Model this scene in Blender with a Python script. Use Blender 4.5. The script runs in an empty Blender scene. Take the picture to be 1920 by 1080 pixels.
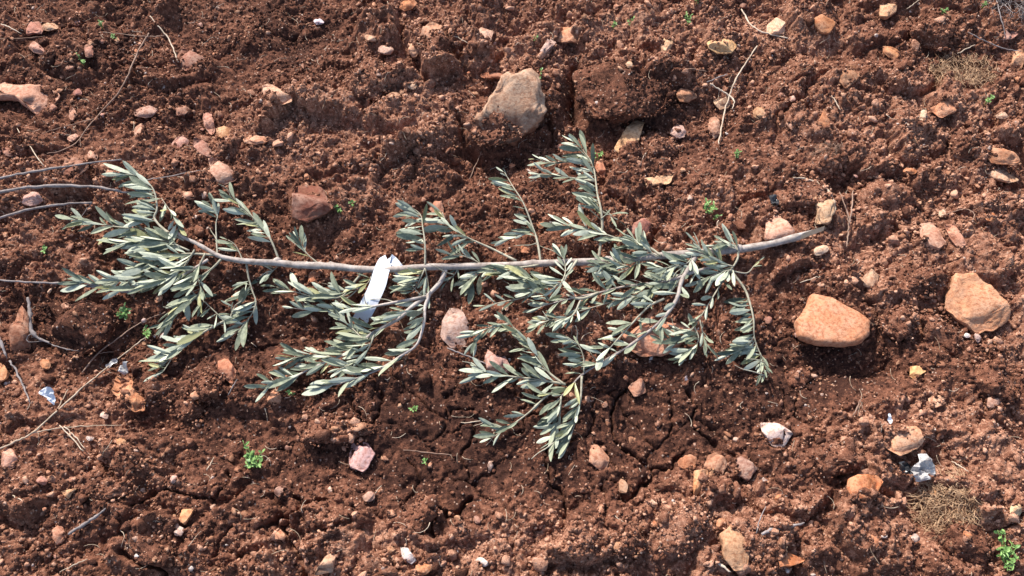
import bpy, bmesh, math, random
import numpy as np
from mathutils import Vector, Matrix, Euler
R = math.radians
random.seed(7)
RNG = np.random.default_rng(11)
scene = bpy.context.scene
C = scene.collection

# ------------------------------------------------------------------ camera
PITCH = 25.0
CAM = np.array([0.0, -0.63, 1.35])
cam_d = bpy.data.cameras.new('camera'); cam = bpy.data.objects.new('camera', cam_d); C.objects.link(cam)
cam.location = CAM; cam.rotation_euler = (R(PITCH), 0, 0)
cam_d.sensor_width = 36; cam_d.lens = 28; cam_d.clip_start = 0.02; cam_d.clip_end = 500
scene.camera = cam
# ------------------------------------------------------------------ light
SUN_EL, SUN_AZ = 40.0, -27.0          # azimuth measured from +Y towards +X (compass like)
az, el = R(SUN_AZ), R(SUN_EL)
sdir = Vector((math.sin(az)*math.cos(el), math.cos(az)*math.cos(el), math.sin(el)))
sun_d = bpy.data.lights.new('sun', 'SUN'); sun = bpy.data.objects.new('sun', sun_d); C.objects.link(sun)
sun_d.energy = 4.6; sun_d.angle = R(1.5); sun_d.color = (1.0, 0.95, 0.87)
sun.rotation_euler = sdir.to_track_quat('Z', 'Y').to_euler()
sun.location = (-1, 2, 3)
w = bpy.data.worlds.new('World'); scene.world = w; w.use_nodes = True
nt = w.node_tree; nt.nodes.clear()
sky = nt.nodes.new('ShaderNodeTexSky'); sky.sky_type = 'NISHITA'; sky.sun_disc = False
sky.sun_elevation = el; sky.sun_rotation = az; sky.air_density = 1.0; sky.dust_density = 2.0
bg = nt.nodes.new('ShaderNodeBackground'); bg.inputs[1].default_value = 0.15
wo = nt.nodes.new('ShaderNodeOutputWorld')
nt.links.new(sky.outputs[0], bg.inputs[0]); nt.links.new(bg.outputs[0], wo.inputs[0])
vs = scene.view_settings
vs.view_transform = 'Standard'; vs.look = 'None'; vs.exposure = 0.55; vs.gamma = 1.0; vs.use_curve_mapping = False

# ------------------------------------------------------------------ noise
def hash2(ix, iy, s):
    h = (ix.astype(np.int64)*374761393 + iy.astype(np.int64)*668265263 + s*974634777) & 0xffffffff
    h = ((h ^ (h >> 13))*1274126177) & 0xffffffff
    h = ((h ^ (h >> 16))*2246822519) & 0xffffffff
    return ((h ^ (h >> 15)) & 0xffffff)/float(0x1000000)
def vnoise(x, y, s=0):
    ix = np.floor(x); iy = np.floor(y); fx = x-ix; fy = y-iy
    a0 = hash2(ix, iy, s)*6.2832; a1 = hash2(ix+1, iy, s)*6.2832
    a2 = hash2(ix, iy+1, s)*6.2832; a3 = hash2(ix+1, iy+1, s)*6.2832
    u = fx*fx*fx*(fx*(fx*6-15)+10); v = fy*fy*fy*(fy*(fy*6-15)+10)
    g0 = np.cos(a0)*fx + np.sin(a0)*fy
    g1 = np.cos(a1)*(fx-1) + np.sin(a1)*fy
    g2 = np.cos(a2)*fx + np.sin(a2)*(fy-1)
    g3 = np.cos(a3)*(fx-1) + np.sin(a3)*(fy-1)
    return 1.4*((g0*(1-u)+g1*u)*(1-v) + (g2*(1-u)+g3*u)*v)
def fbm(x, y, o=4, s=0, g=0.5):
    t = 0; a = 1.0; f = 1.0
    for k in range(o):
        t = t + a*vnoise(x*f+k*17.3, y*f-k*9.1, s+k); a *= g; f *= 2.03
    return t
def worley(x, y, s=0):
    ix = np.floor(x); iy = np.floor(y)
    d1 = np.full(x.shape, 9.0); d2 = np.full(x.shape, 9.0); idr = np.zeros(x.shape)
    for i in (-1, 0, 1):
        for j in (-1, 0, 1):
            cx = ix+i; cy = iy+j
            px = cx+hash2(cx, cy, s+1); py = cy+hash2(cx, cy, s+2)
            d = np.sqrt((px-x)**2 + (py-y)**2)
            new = d < d1
            d2 = np.where(new, d1, np.minimum(d2, d))
            idr = np.where(new, hash2(cx, cy, s+3), idr)
            d1 = np.where(new, d, d1)
    return d1, d2, idr
def crumbs(x, y, scale, s):                      # rounded lumps of one size
    d1, d2, r = worley(x/scale + 0.25*vnoise(x/scale*1.7, y/scale*1.7, s+50), y/scale + 0.25*vnoise(x/scale*1.7+9, y/scale*1.7, s+51), s)
    rad = 0.35+0.45*r
    return scale*np.sqrt(np.maximum(0, rad*rad-d1*d1))*np.where(r > 0.25, 1.0, 0.3)
def hash3(a, b, c, s): return hash2(a + c*57.0, b + c*113.0, s)
def noise3(P, s=0):                              # value noise, P (n,3)
    I = np.floor(P); F = P-I; F = F*F*(3-2*F); t = 0
    for i in (0, 1):
        for j in (0, 1):
            for k in (0, 1):
                wgt = (F[:, 0] if i else 1-F[:, 0])*(F[:, 1] if j else 1-F[:, 1])*(F[:, 2] if k else 1-F[:, 2])
                t = t + wgt*hash3(I[:, 0]+i, I[:, 1]+j, I[:, 2]+k, s)
    return t*2-1
def fbm3(P, o=4, s=0, g=0.5):
    t = 0; a = 1.0
    for k in range(o): t = t + a*noise3(P*(2.03**k)+k*11.7, s+k); a *= g
    return t
def worley3(P, s=0):
    I = np.floor(P); d1 = np.full(len(P), 9.0); r = np.zeros(len(P))
    for i in (-1, 0, 1):
        for j in (-1, 0, 1):
            for k in (-1, 0, 1):
                c = I+np.array((i, j, k))
                q = c+np.stack([hash3(c[:, 0], c[:, 1], c[:, 2], s+e) for e in (1, 2, 3)], 1)
                d = np.linalg.norm(q-P, axis=1); n = d < d1
                r = np.where(n, hash3(c[:, 0], c[:, 1], c[:, 2], s+4), r); d1 = np.where(n, d, d1)
    return d1, r

# ------------------------------------------------------------------ picture -> ground
TH = 36/2/28
cp, sp_ = math.cos(R(PITCH)), math.sin(R(PITCH))
RIGHT = np.array([1, 0, 0.]); UP = np.array([0, cp, sp_]); FWD = np.array([0, sp_, -cp])
def ray(px, py):
    return FWD + RIGHT*((px-960)/960*TH) + UP*((540-py)/960*TH)
def flat(px, py, z=0.0):
    d = ray(px, py); t = (z-CAM[2])/d[2]; return CAM + d*t
def SC(px, py): return (1.35/-ray(px, py)[2])*TH/960*1.0     # metres per photo pixel there (on the flat ground)

# ------------------------------------------------------------------ ground field
def axis(lo, hi, step, far, g=1.09):
    a = list(np.arange(lo, hi+1e-9, step)); s = step
    while a[-1] < far: s *= g; a.append(a[-1]+s)
    s = step
    while a[0] > -far: s *= g; a.insert(0, a[0]-s)
    return np.array(a)
XS = axis(-1.45, 1.45, 0.0023, 60, 1.05); YS = axis(-0.85, 1.10, 0.0023, 60, 1.05)
X, Y = np.meshgrid(XS, YS)
NEAR = np.clip((2.4-np.sqrt(X*X+(Y-0.1)**2))/0.9, 0, 1)
def blob(field, lst):
    for (px, py, rx, ry, ang, a) in lst:
        c = flat(px, py); k = SC(px, py); rx_, ry_ = rx*k, ry*k/cp
        t = R(-ang); dx = X-c[0]; dy = Y-c[1]
        u = (dx*math.cos(t)+dy*math.sin(t))/rx_; v = (-dx*math.sin(t)+dy*math.cos(t))/ry_
        field += a*np.exp(-(u*u+v*v))
    return field
# macro relief (mm amplitudes)
MAC = 0.020*fbm(X/0.55, Y/0.45, 3, 3) + 0.010*fbm(X/0.16+5, Y/0.13, 3, 21)
MAC *= 0.35 + 0.65*NEAR
MAC += 0.12*fbm(X/6, Y/6, 3, 90)*(1-NEAR)
blob(MAC, [ # px,py, rx,ry, angle, height
 (1165,150,110,55,0,.030),(1075,190,22,70,0,-.035),(875,290,60,40,20,-.030),(1000,270,70,35,-30,-.030),
 (700,230,200,70,0,.014),(520,90,130,60,0,-.018),(330,240,120,50,-30,-.012),(120,120,100,40,0,.010),
 (230,650,90,40,-35,-.030),(30,560,60,50,0,-.018),(1330,220,80,55,-20,-.022),(1440,230,60,70,0,-.014),
 (1560,345,50,28,0,-.026),(1740,370,40,30,0,-.025),(1740,590,45,40,0,-.024),(1545,690,110,40,0,-.028),
 (1640,240,160,60,0,.014),(1300,60,180,50,0,.016),(1720,490,150,60,0,.012),(1860,420,120,80,0,.010),
 (1800,130,80,60,30,-.018),(1690,45,50,40,0,-.022),(1700,870,60,35,0,-.034),(1600,780,160,60,0,.018),
 (1690,965,70,40,0,-.026),(1830,870,120,90,0,.014),(1920,1020,60,70,0,.01),(1500,830,60,120,0,-.012),
 (1270,980,70,70,40,.022),(1180,820,260,90,0,-.008),(1040,1010,260,60,0,.010),(700,1000,180,80,0,.016),
 (640,800,110,45,0,.018),(560,1010,14,70,0,-.02),(840,1000,60,50,0,-.014),(330,930,180,60,0,.012),
 (280,1060,120,30,0,.010),(110,1000,120,60,0,-.008),(90,830,120,60,0,.006),(350,740,120,50,0,.012),
 (300,790,40,20,0,-.022),(870,560,60,60,0,-.016),(560,620,140,40,0,-.012),(700,370,260,60,0,.006),
 (1650,700,30,50,60,-.02),(1780,760,60,40,0,-.018),(1900,800,40,60,0,-.02),(1480,600,40,100,0,-.012)])
# damp soil plus painted slope and clod-face shade: smoother, crusted, darker earth
DAMP_SHADE = np.full(X.shape, 0.34) + 0.30*fbm(X/0.35, Y/0.3, 4, 60)
blob(DAMP_SHADE, [(1080,830,420,120,-4,.75),(700,780,300,110,0,.45),(480,640,300,60,0,.2),(1230,760,200,70,0,.3),(250,150,320,130,0,.28),(560,90,120,90,0,.45),  # upper-left blob paints in the shade of a slope turned from the sun
 (1170,190,95,50,0,.85),(1555,715,140,70,0,.6),(840,400,250,90,0,.15),(300,620,300,80,0,.22),(450,900,260,90,0,.18),  # first blob paints the biggest clod's shaded face dark
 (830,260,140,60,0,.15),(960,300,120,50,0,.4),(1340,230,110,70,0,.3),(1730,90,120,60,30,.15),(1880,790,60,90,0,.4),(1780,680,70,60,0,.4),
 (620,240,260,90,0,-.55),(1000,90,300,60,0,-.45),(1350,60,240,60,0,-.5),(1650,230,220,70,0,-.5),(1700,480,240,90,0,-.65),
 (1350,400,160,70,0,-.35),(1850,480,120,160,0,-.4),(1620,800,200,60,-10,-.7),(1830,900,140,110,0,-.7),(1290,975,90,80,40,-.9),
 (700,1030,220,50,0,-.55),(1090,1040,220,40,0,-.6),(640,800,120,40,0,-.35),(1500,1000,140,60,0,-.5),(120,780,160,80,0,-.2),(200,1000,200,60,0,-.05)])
DAMP_SHADE = np.clip(DAMP_SHADE, 0, 1)
ROUGH = np.clip(1.08-0.95*DAMP_SHADE, 0.12, 1)
PW = np.clip(0.62+1.5*fbm(X/0.17, Y/0.12, 3, 49), 0, 1)
ROUGH *= 0.35+0.65*PW
xw = X + 0.006*fbm(X/0.03, Y/0.03, 2, 70); yw = Y + 0.006*fbm(X/0.03+7, Y/0.03, 2, 71)
def facets(x, y, sc, s, slope, edge=0.22):          # broken faces: every cell its own height and tilt
    x = x/sc; y = y/sc; ix = np.floor(x); iy = np.floor(y)
    d1 = np.full(x.shape, 9.0); d2 = np.full(x.shape, 9.0); hh = np.zeros(x.shape)
    for i in (-1, 0, 1):
        for j in (-1, 0, 1):
            cx = ix+i; cy = iy+j; px = cx+hash2(cx, cy, s+1); py = cy+hash2(cx, cy, s+2)
            d = np.sqrt((px-x)**2+(py-y)**2); n = d < d1; a = hash2(cx, cy, s+3)*6.283
            q = hash2(cx, cy, s+4)*0.5+slope*((x-px)*np.cos(a)+(y-py)*np.sin(a))
            d2 = np.where(n, d1, np.minimum(d2, d)); hh = np.where(n, q, hh); d1 = np.where(n, d, d1)
    return sc*hh*np.clip((d2-d1)/edge, 0, 1)
PATCH = np.clip(0.5+1.5*vnoise(X/0.16, Y/0.14, 47), 0, 1)
x2 = X + 0.016*fbm(X/0.05, Y/0.05, 4, 72); y2 = Y + 0.016*fbm(X/0.05+7, Y/0.05, 4, 73)
FINE = 0.46*facets(x2, y2, 0.130, 600, 0.60)*np.clip(ROUGH+0.35-0.3*DAMP_SHADE, 0, 1)
FINE += 0.52*facets(x2+.3, y2, 0.050, 620, 0.7)*np.clip(ROUGH+0.05, 0, 1)*(0.3+0.7*PATCH)
FINE += 0.45*facets(xw, yw, 0.022, 640, 0.8)*ROUGH
FINE += 0.62*crumbs(xw, yw, 0.0115, 300)*(0.25+0.75*ROUGH)
FINE += 0.70*crumbs(X+.01, Y, 0.0068, 310)*(0.45+0.55*ROUGH)
FINE += 0.0045*fbm(X/0.03, Y/0.03, 5, 80, 0.62) + 0.0022*ROUGH*(hash2(np.arange(X.shape[1])[None]+0*X, np.arange(X.shape[0])[:, None]+0*X, 5)-.5)
FINE *= NEAR
# cracks
CR = np.zeros(X.shape)
wx = X + 0.010*fbm(X/0.035, Y/0.035, 3, 31); wy = Y + 0.010*fbm(X/0.035+3, Y/0.035, 3, 33)
d1, d2, _ = worley(wx/0.115, wy/0.10, 400)
CR += np.exp(-((d2-d1)/0.024)**2)*np.clip((DAMP_SHADE-0.50)*3.5, 0, 1)*np.clip(1.1+2.4*vnoise(X/0.22, Y/0.22, 35), 0, 1)*0.6
KR = [(5,[(1180,720),(1150,763),(1147,797),(1160,833),(1207,863),(1223,880),(1250,883),(1270,863),(1282,850)]),(5,[(1223,880),(1207,910),(1187,927),(1160,935)]),
 (4,[(1290,730),(1297,773),(1313,807),(1330,820),(1360,853),(1385,860)]),(4,[(1023,840),(1023,863),(1027,900),(1050,920),(1060,973)]),(3,[(1133,905),(1133,967)]),(3,[(1133,905),(1160,905)]),
 (4,[(663,750),(667,787),(700,800),(713,770),(720,730)]),(5,[(560,927),(567,950),(613,943)]),(6,[(567,950),(540,977),(480,993)]),(6,[(540,977),(540,1017),(563,1040),(572,1078)]),
 (4,[(847,775),(850,768),(890,767)]),(6,[(797,1003),(813,1003),(813,953),(840,967),(885,938)]),(5,[(262,955),(290,930),(335,922),(370,935),(405,940),(437,912),(430,895)]),(7,[(232,1030),(250,1055),(295,1065),(310,1078)]),
 (4,[(233,130),(260,137),(293,137),(320,123),(337,130)]),(4,[(260,137),(257,167)]),(3,[(430,87),(407,117)]),(13,[(1074,125),(1078,160),(1074,215)]),(12,[(860,222),(872,255),(886,285)]),
 (8,[(1000,235),(1030,222),(1037,262)]),(4,[(400,1050),(430,1000),(445,985)]),(4,[(770,430),(742,470)]),(3,[(1500,740),(1490,780),(1520,810)]),(5,[(1840,1000),(1880,985),(1915,965)]),
 (3,[(1020,760),(985,790),(960,815)]),(3,[(1255,740),(1262,790),(1250,820)]),(3,[(900,800),(870,840),(880,900)]),(3,[(760,860),(790,900),(760,950)])]
for wd, pl in KR:
    k = SC(*pl[0]); hw = wd*k*0.62
    for (a, b) in zip(pl[:-1], pl[1:]):
        A = flat(*a); B = flat(*b); m = 0.04
        i0, i1 = np.searchsorted(XS, [min(A[0], B[0])-m, max(A[0], B[0])+m]); j0, j1 = np.searchsorted(YS, [min(A[1], B[1])-m, max(A[1], B[1])+m])
        sx = wx[j0:j1, i0:i1]; sy = wy[j0:j1, i0:i1]
        ab = (B-A)[:2]; L = ab@ab
        t = np.clip(((sx-A[0])*ab[0]+(sy-A[1])*ab[1])/L, 0, 1)
        d = np.sqrt((sx-A[0]-t*ab[0])**2+(sy-A[1]-t*ab[1])**2)
        CR[j0:j1, i0:i1] = np.maximum(CR[j0:j1, i0:i1], min(1.6, wd/4.0)*np.exp(-(d/hw)**2))
def blur(A, r=11):
    for ax in (0, 1):
        c = np.cumsum(np.concatenate([np.repeat(np.take(A, [0], ax), r+1, ax), A, np.repeat(np.take(A, [-1], ax), r, ax)], ax), ax)
        n = A.shape[ax]; A = (np.take(c, range(2*r+1, 2*r+1+n), ax)-np.take(c, range(0, n), ax))/(2*r+1)
    return A
HB = MAC + blur(blur(FINE)) + 0.0038*NEAR
H = MAC + FINE - 0.016*CR*NEAR
HT = H.copy(); DT = DAMP_SHADE.copy()     # with the clods on it, for seating crumbs
def samp(F, x, y):
    x = np.asarray(x, float); y = np.asarray(y, float)
    i = np.clip(np.searchsorted(XS, x)-1, 0, len(XS)-2); j = np.clip(np.searchsorted(YS, y)-1, 0, len(YS)-2)
    fx = (x-XS[i])/(XS[i+1]-XS[i]); fy = (y-YS[j])/(YS[j+1]-YS[j])
    return (F[j, i]*(1-fx)+F[j, i+1]*fx)*(1-fy)+(F[j+1, i]*(1-fx)+F[j+1, i+1]*fx)*fy
def at(px, py, off=0.0):                          # the point of the scene seen at a picture position, off metres over the soil
    z = 0.0
    for _ in range(12):
        p = flat(px, py, z); z = 0.5*z + 0.5*(float(samp(HB, p[0], p[1]))+off)
    return flat(px, py, z)

# ------------------------------------------------------------------ materials
def mat(name, rough=0.9):
    m = bpy.data.materials.new(name); m.use_nodes = True
    n = m.node_tree.nodes; b = n['Principled BSDF']; b.inputs['Roughness'].default_value = rough
    b.inputs['Specular IOR Level'].default_value = 0.3
    return m, n, m.node_tree.links, b
def nd(n, t, **kw):
    o = n.new(t)
    for k, v in kw.items():
        if isinstance(k, str) and hasattr(o, k): setattr(o, k, v)
    return o
def math_(n, l, op, a, b=None, clamp=False):
    o = n.new('ShaderNodeMath'); o.operation = op; o.use_clamp = clamp
    for i, v in enumerate((a, b)):
        if v is None: continue
        if hasattr(v, 'links') or hasattr(v, 'is_linked'): l.new(v, o.inputs[i])
        else: o.inputs[i].default_value = v
    return o.outputs[0]
def noise(n, l, scale, detail=4, rough=0.6, vec=None):
    o = n.new('ShaderNodeTexNoise'); o.inputs['Scale'].default_value = scale; o.inputs['Detail'].default_value = detail
    o.inputs['Roughness'].default_value = rough
    if vec is not None: l.new(vec, o.inputs['Vector'])
    return o.outputs['Fac']
def ramp(n, l, fac, stops):
    o = n.new('ShaderNodeValToRGB'); e = o.color_ramp.elements
    while len(e) < len(stops): e.new(0.5)
    for q, (p, c) in zip(e, stops): q.position = p; q.color = (*c, 1)
    l.new(fac, o.inputs[0]); return o.outputs[0]
def mixc(n, l, fac, a, b, mode='MIX'):
    o = n.new('ShaderNodeMix'); o.data_type = 'RGBA'; o.blend_type = mode
    for v, s in ((fac, o.inputs['Factor']), (a, o.inputs['A']), (b, o.inputs['B'])):
        s = s if not isinstance(s, tuple) else s
    F = [i for i in o.inputs if i.name == 'Factor' and i.type == 'VALUE'][0]
    A = [i for i in o.inputs if i.name == 'A' and i.type == 'RGBA'][0]; B = [i for i in o.inputs if i.name == 'B' and i.type == 'RGBA'][0]
    for v, s in ((fac, F), (a, A), (b, B)):
        if isinstance(v, (int, float)): s.default_value = v
        elif isinstance(v, tuple): s.default_value = (*v, 1)
        else: l.new(v, s)
    return [i for i in o.outputs if i.type == 'RGBA'][0]
def attr(n, name, typ='GEOMETRY'):
    o = n.new('ShaderNodeAttribute'); o.attribute_type = typ; o.attribute_name = name; return o
def bump(n, l, h, b, dist=0.002, st=1.0):
    o = n.new('ShaderNodeBump'); o.inputs['Strength'].default_value = st; o.inputs['Distance'].default_value = dist
    l.new(h, o.inputs['Height']); l.new(o.outputs[0], b.inputs['Normal'])

SOIL_DARK, SOIL_MID, SOIL_DRY = (0.048, 0.0200, 0.0140), (0.212, 0.087, 0.052), (0.66, 0.365, 0.243)
def soil_material():
    m, n, l, b = mat('red_soil', 0.95)
    geo = n.new('ShaderNodeNewGeometry').outputs['Position']
    damp = attr(n, 'damp').outputs['Fac']; tone = attr(n, 'tone').outputs['Fac']  # damp: real moisture plus painted shade of slopes and clod faces
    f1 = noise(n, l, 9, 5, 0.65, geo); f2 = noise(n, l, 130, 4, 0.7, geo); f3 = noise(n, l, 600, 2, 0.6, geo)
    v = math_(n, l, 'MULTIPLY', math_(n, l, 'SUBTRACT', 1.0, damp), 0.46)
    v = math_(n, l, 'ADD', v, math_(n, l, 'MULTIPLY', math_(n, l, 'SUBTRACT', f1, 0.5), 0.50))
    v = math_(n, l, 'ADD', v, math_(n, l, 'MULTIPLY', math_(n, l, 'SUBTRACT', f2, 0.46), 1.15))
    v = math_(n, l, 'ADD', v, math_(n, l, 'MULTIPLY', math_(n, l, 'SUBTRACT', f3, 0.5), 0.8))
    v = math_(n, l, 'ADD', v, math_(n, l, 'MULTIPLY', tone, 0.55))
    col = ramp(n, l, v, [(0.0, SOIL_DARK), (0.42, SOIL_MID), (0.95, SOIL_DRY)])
    hue = noise(n, l, 23, 3, 0.6, geo)
    col = mixc(n, l, math_(n, l, 'MULTIPLY', hue, 0.55), col, (0.30, 0.155, 0.125), 'MIX') if False else col
    # tiny mineral grains
    vo = n.new('ShaderNodeTexVoronoi'); vo.inputs['Scale'].default_value = 210; l.new(geo, vo.inputs['Vector'])
    sep = n.new('ShaderNodeSeparateColor'); l.new(vo.outputs['Color'], sep.inputs[0])
    g = math_(n, l, 'MULTIPLY', math_(n, l, 'GREATER_THAN', sep.outputs[0], 0.94), math_(n, l, 'LESS_THAN', vo.outputs['Distance'], 0.36))
    col = mixc(n, l, math_(n, l, 'MULTIPLY', g, 0.75), col, mixc(n, l, sep.outputs[1], (0.42, 0.22, 0.14), (0.55, 0.42, 0.34)))
    l.new(col, b.inputs['Base Color'])
    hh = math_(n, l, 'ADD', f2, math_(n, l, 'MULTIPLY', f3, 0.6))
    bump(n, l, hh, b, 0.004, 0.9)
    b.inputs['Specular IOR Level'].default_value = 0.15
    return m
SOIL = soil_material()

def stone_material():
    m, n, l, b = mat('limestone', 0.85)
    tc = n.new('ShaderNodeTexCoord'); oi = n.new('ShaderNodeObjectInfo')
    mp = n.new('ShaderNodeVectorMath'); mp.operation = 'ADD'; l.new(tc.outputs['Object'], mp.inputs[0])
    cb = n.new('ShaderNodeCombineXYZ'); r10 = math_(n, l, 'MULTIPLY', oi.outputs['Random'], 40.0)
    for i in range(3): l.new(r10, cb.inputs[i])
    l.new(cb.outputs[0], mp.inputs[1]); V = mp.outputs[0]
    base = oi.outputs['Color']
    f1 = noise(n, l, 28, 5, 0.62, V); f2 = noise(n, l, 160, 4, 0.7, V); f3 = noise(n, l, 700, 3, 0.6, V); f4 = noise(n, l, 45, 6, 0.7, V)
    dark = mixc(n, l, 1.0, base, (0.58, 0.40, 0.32), 'MULTIPLY')
    pale = mixc(n, l, 0.18, base, (0.74, 0.60, 0.46))
    col = mixc(n, l, ramp(n, l, f1, [(0.42, (0, 0, 0)), (0.62, (1, 1, 1))]), base, pale)
    col = mixc(n, l, ramp(n, l, f2, [(0.35, (.8, .8, .8)), (0.55, (0, 0, 0))]), col, dark)
    # soil stuck to the stone: in pits, and up its lower rim
    sz = n.new('ShaderNodeSeparateXYZ'); l.new(tc.outputs['Generated'], sz.inputs[0])
    d = math_(n, l, 'ADD', math_(n, l, 'MULTIPLY', math_(n, l, 'SUBTRACT', 0.62, sz.outputs['Z']), 1.6), math_(n, l, 'MULTIPLY', math_(n, l, 'SUBTRACT', f4, 0.60), 5.0))
    d = math_(n, l, 'ADD', d, math_(n, l, 'MULTIPLY', math_(n, l, 'SUBTRACT', f2, 0.5), 2.0))
    dirt = attr(n, 'dirt', 'OBJECT').outputs['Fac']
    d = math_(n, l, 'ADD', math_(n, l, 'ADD', d, 0.22), dirt, True)
    soil = mixc(n, l, f2, (0.10, 0.034, 0.018), (0.24, 0.095, 0.05))
    col = mixc(n, l, math_(n, l, 'MULTIPLY', d, 0.85), col, soil)
    l.new(col, b.inputs['Base Color'])
    bump(n, l, math_(n, l, 'ADD', math_(n, l, 'MULTIPLY', f2, 1.0), math_(n, l, 'MULTIPLY', f3, 0.4)), b, 0.003, 0.7)
    return m
STONE = stone_material()

def simple(name, c1, c2, scale=60, rough=0.8, bd=0.001, spec=0.3, stretch=None, trans=0.0):
    m, n, l, b = mat(name, rough)
    tc = n.new('ShaderNodeTexCoord'); V = tc.outputs['Object']
    if stretch:
        mp = n.new('ShaderNodeMapping'); mp.inputs['Scale'].default_value = stretch; l.new(V, mp.inputs[0]); V = mp.outputs[0]
    f = noise(n, l, scale, 5, 0.65, V); tone = attr(n, 'tone').outputs['Fac']
    v = math_(n, l, 'ADD', math_(n, l, 'MULTIPLY', math_(n, l, 'SUBTRACT', f, 0.5), 2.2), math_(n, l, 'ADD', tone, 0.5), True)
    l.new(mixc(n, l, v, c1, c2), b.inputs['Base Color'])
    b.inputs['Specular IOR Level'].default_value = spec
    if bd: bump(n, l, f, b, bd, 0.7)
    return m
BARK = simple('olive_bark', (0.15, 0.115, 0.095), (0.56, 0.48, 0.43), 70, 0.75, 0.0012)
SHOOT = simple('young_shoot_bark', (0.22, 0.20, 0.14), (0.46, 0.42, 0.32), 150, 0.7, 0.0006)
CUTW = simple('cut_wood', (0.50, 0.38, 0.24), (0.66, 0.54, 0.38), 200, 0.8, 0.0004)
LTOP = simple('olive_leaf_upper', (0.105, 0.125, 0.086), (0.33, 0.35, 0.24), 130, 0.58, 0.0002, 0.22)
LBOT = simple('olive_leaf_underside', (0.28, 0.31, 0.235), (0.54, 0.56, 0.43), 130, 0.65, 0.0002, 0.2)
GREYW = simple('grey_twig', (0.12, 0.095, 0.09), (0.36, 0.31, 0.295), 90, 0.85, 0.001)
BROWNW = simple('brown_twig', (0.14, 0.075, 0.05), (0.40, 0.26, 0.19), 90, 0.85, 0.001)
STRAW = simple('dry_straw', (0.34, 0.24, 0.16), (0.68, 0.55, 0.42), 90, 0.7, 0.0005)
TUFT = simple('dry_grass', (0.25, 0.135, 0.075), (0.66, 0.44, 0.27), 60, 0.8, 0)
GREEN = simple('seedling_green', (0.07, 0.16, 0.035), (0.26, 0.42, 0.12), 200, 0.5, 0, 0.4)
PAPER = simple('paper', (0.56, 0.59, 0.66), (0.74, 0.77, 0.84), 25, 0.6, 0.0003)
LYEL = simple('olive_leaf_yellowing', (0.20, 0.20, 0.085), (0.44, 0.42, 0.20), 130, 0.45, 0.0002, 0.5)
PLASTIC = simple('torn_plastic', (0.27, 0.25, 0.25), (0.66, 0.64, 0.62), 50, 0.25, 0.001, 0.6)
DARKPL = simple('black_plastic', (0.02, 0.02, 0.022), (0.05, 0.05, 0.055), 50, 0.3, 0.001, 0.5)
PINK = simple('dry_bud', (0.45, 0.28, 0.24), (0.65, 0.48, 0.42), 200, 0.7, 0.0004)

# ------------------------------------------------------------------ mesh helpers
def mesh_from(name, V, F, mats, smooth=True, tone=None, damp=None, fmat=None):
    """V (n,3); F (m,k) array or list of faces"""
    me = bpy.data.meshes.new(name); V = np.asarray(V, np.float32)
    if isinstance(F, np.ndarray):
        k = F.shape[1]; me.vertices.add(len(V)); me.loops.add(F.size); me.polygons.add(len(F))
        me.vertices.foreach_set('co', V.ravel()); me.loops.foreach_set('vertex_index', F.ravel().astype(np.int32))
        me.polygons.foreach_set('loop_start', np.arange(0, F.size, k, dtype=np.int32))
        me.update(calc_edges=True)
    else:
        me.from_pydata([tuple(map(float, v)) for v in V], [], F); me.update()
    for q in (mats if isinstance(mats, (list, tuple)) else [mats]): me.materials.append(q)
    if smooth: me.polygons.foreach_set('use_smooth', np.ones(len(me.polygons), bool))
    if fmat is not None: me.polygons.foreach_set('material_index', np.asarray(fmat, np.int32))
    for nm, a in (('tone', tone), ('damp', damp)):
        if a is not None:
            at_ = me.attributes.new(nm, 'FLOAT', 'POINT')
            at_.data.foreach_set('value', np.broadcast_to(np.asarray(a, np.float32), (len(V),)).copy())
    return me
def link(name, me, parent=None, loc=(0, 0, 0)):
    o = bpy.data.objects.new(name, me); C.objects.link(o); o.location = loc
    if parent is not None: o.parent = parent
    return o
def tag(o, label, cat, group=None, kind=None):
    if label: o['label'] = label
    if cat: o['category'] = cat
    if group: o['group'] = group
    if kind: o['kind'] = kind
    return o
def empty(name, loc):
    o = bpy.data.objects.new(name, None); C.objects.link(o); o.location = loc; o.empty_display_size = 0.02; return o
_ico = {}
def ico(s):
    if s not in _ico:
        bm = bmesh.new(); bmesh.ops.create_icosphere(bm, subdivisions=s, radius=1)
        bm.verts.ensure_lookup_table()
        _ico[s] = (np.array([v.co[:] for v in bm.verts]), np.array([[v.index for v in f.verts] for f in bm.faces])); bm.free()
    return _ico[s]
def chop(V, n, rng, lo=0.6, hi=0.9, flatz=0.0):
    """flatten against random planes so the lump gets facets"""
    ext = np.abs(V).max(0)+1e-9
    for _ in range(n):
        d = rng.normal(size=3); d[2] = abs(d[2])+flatz; d /= np.linalg.norm(d)
        s = V@d; k = rng.uniform(lo, hi)*s.max(); over = np.maximum(0, s-k)
        V = V - np.outer(over*0.98, d)
    return V

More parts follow.
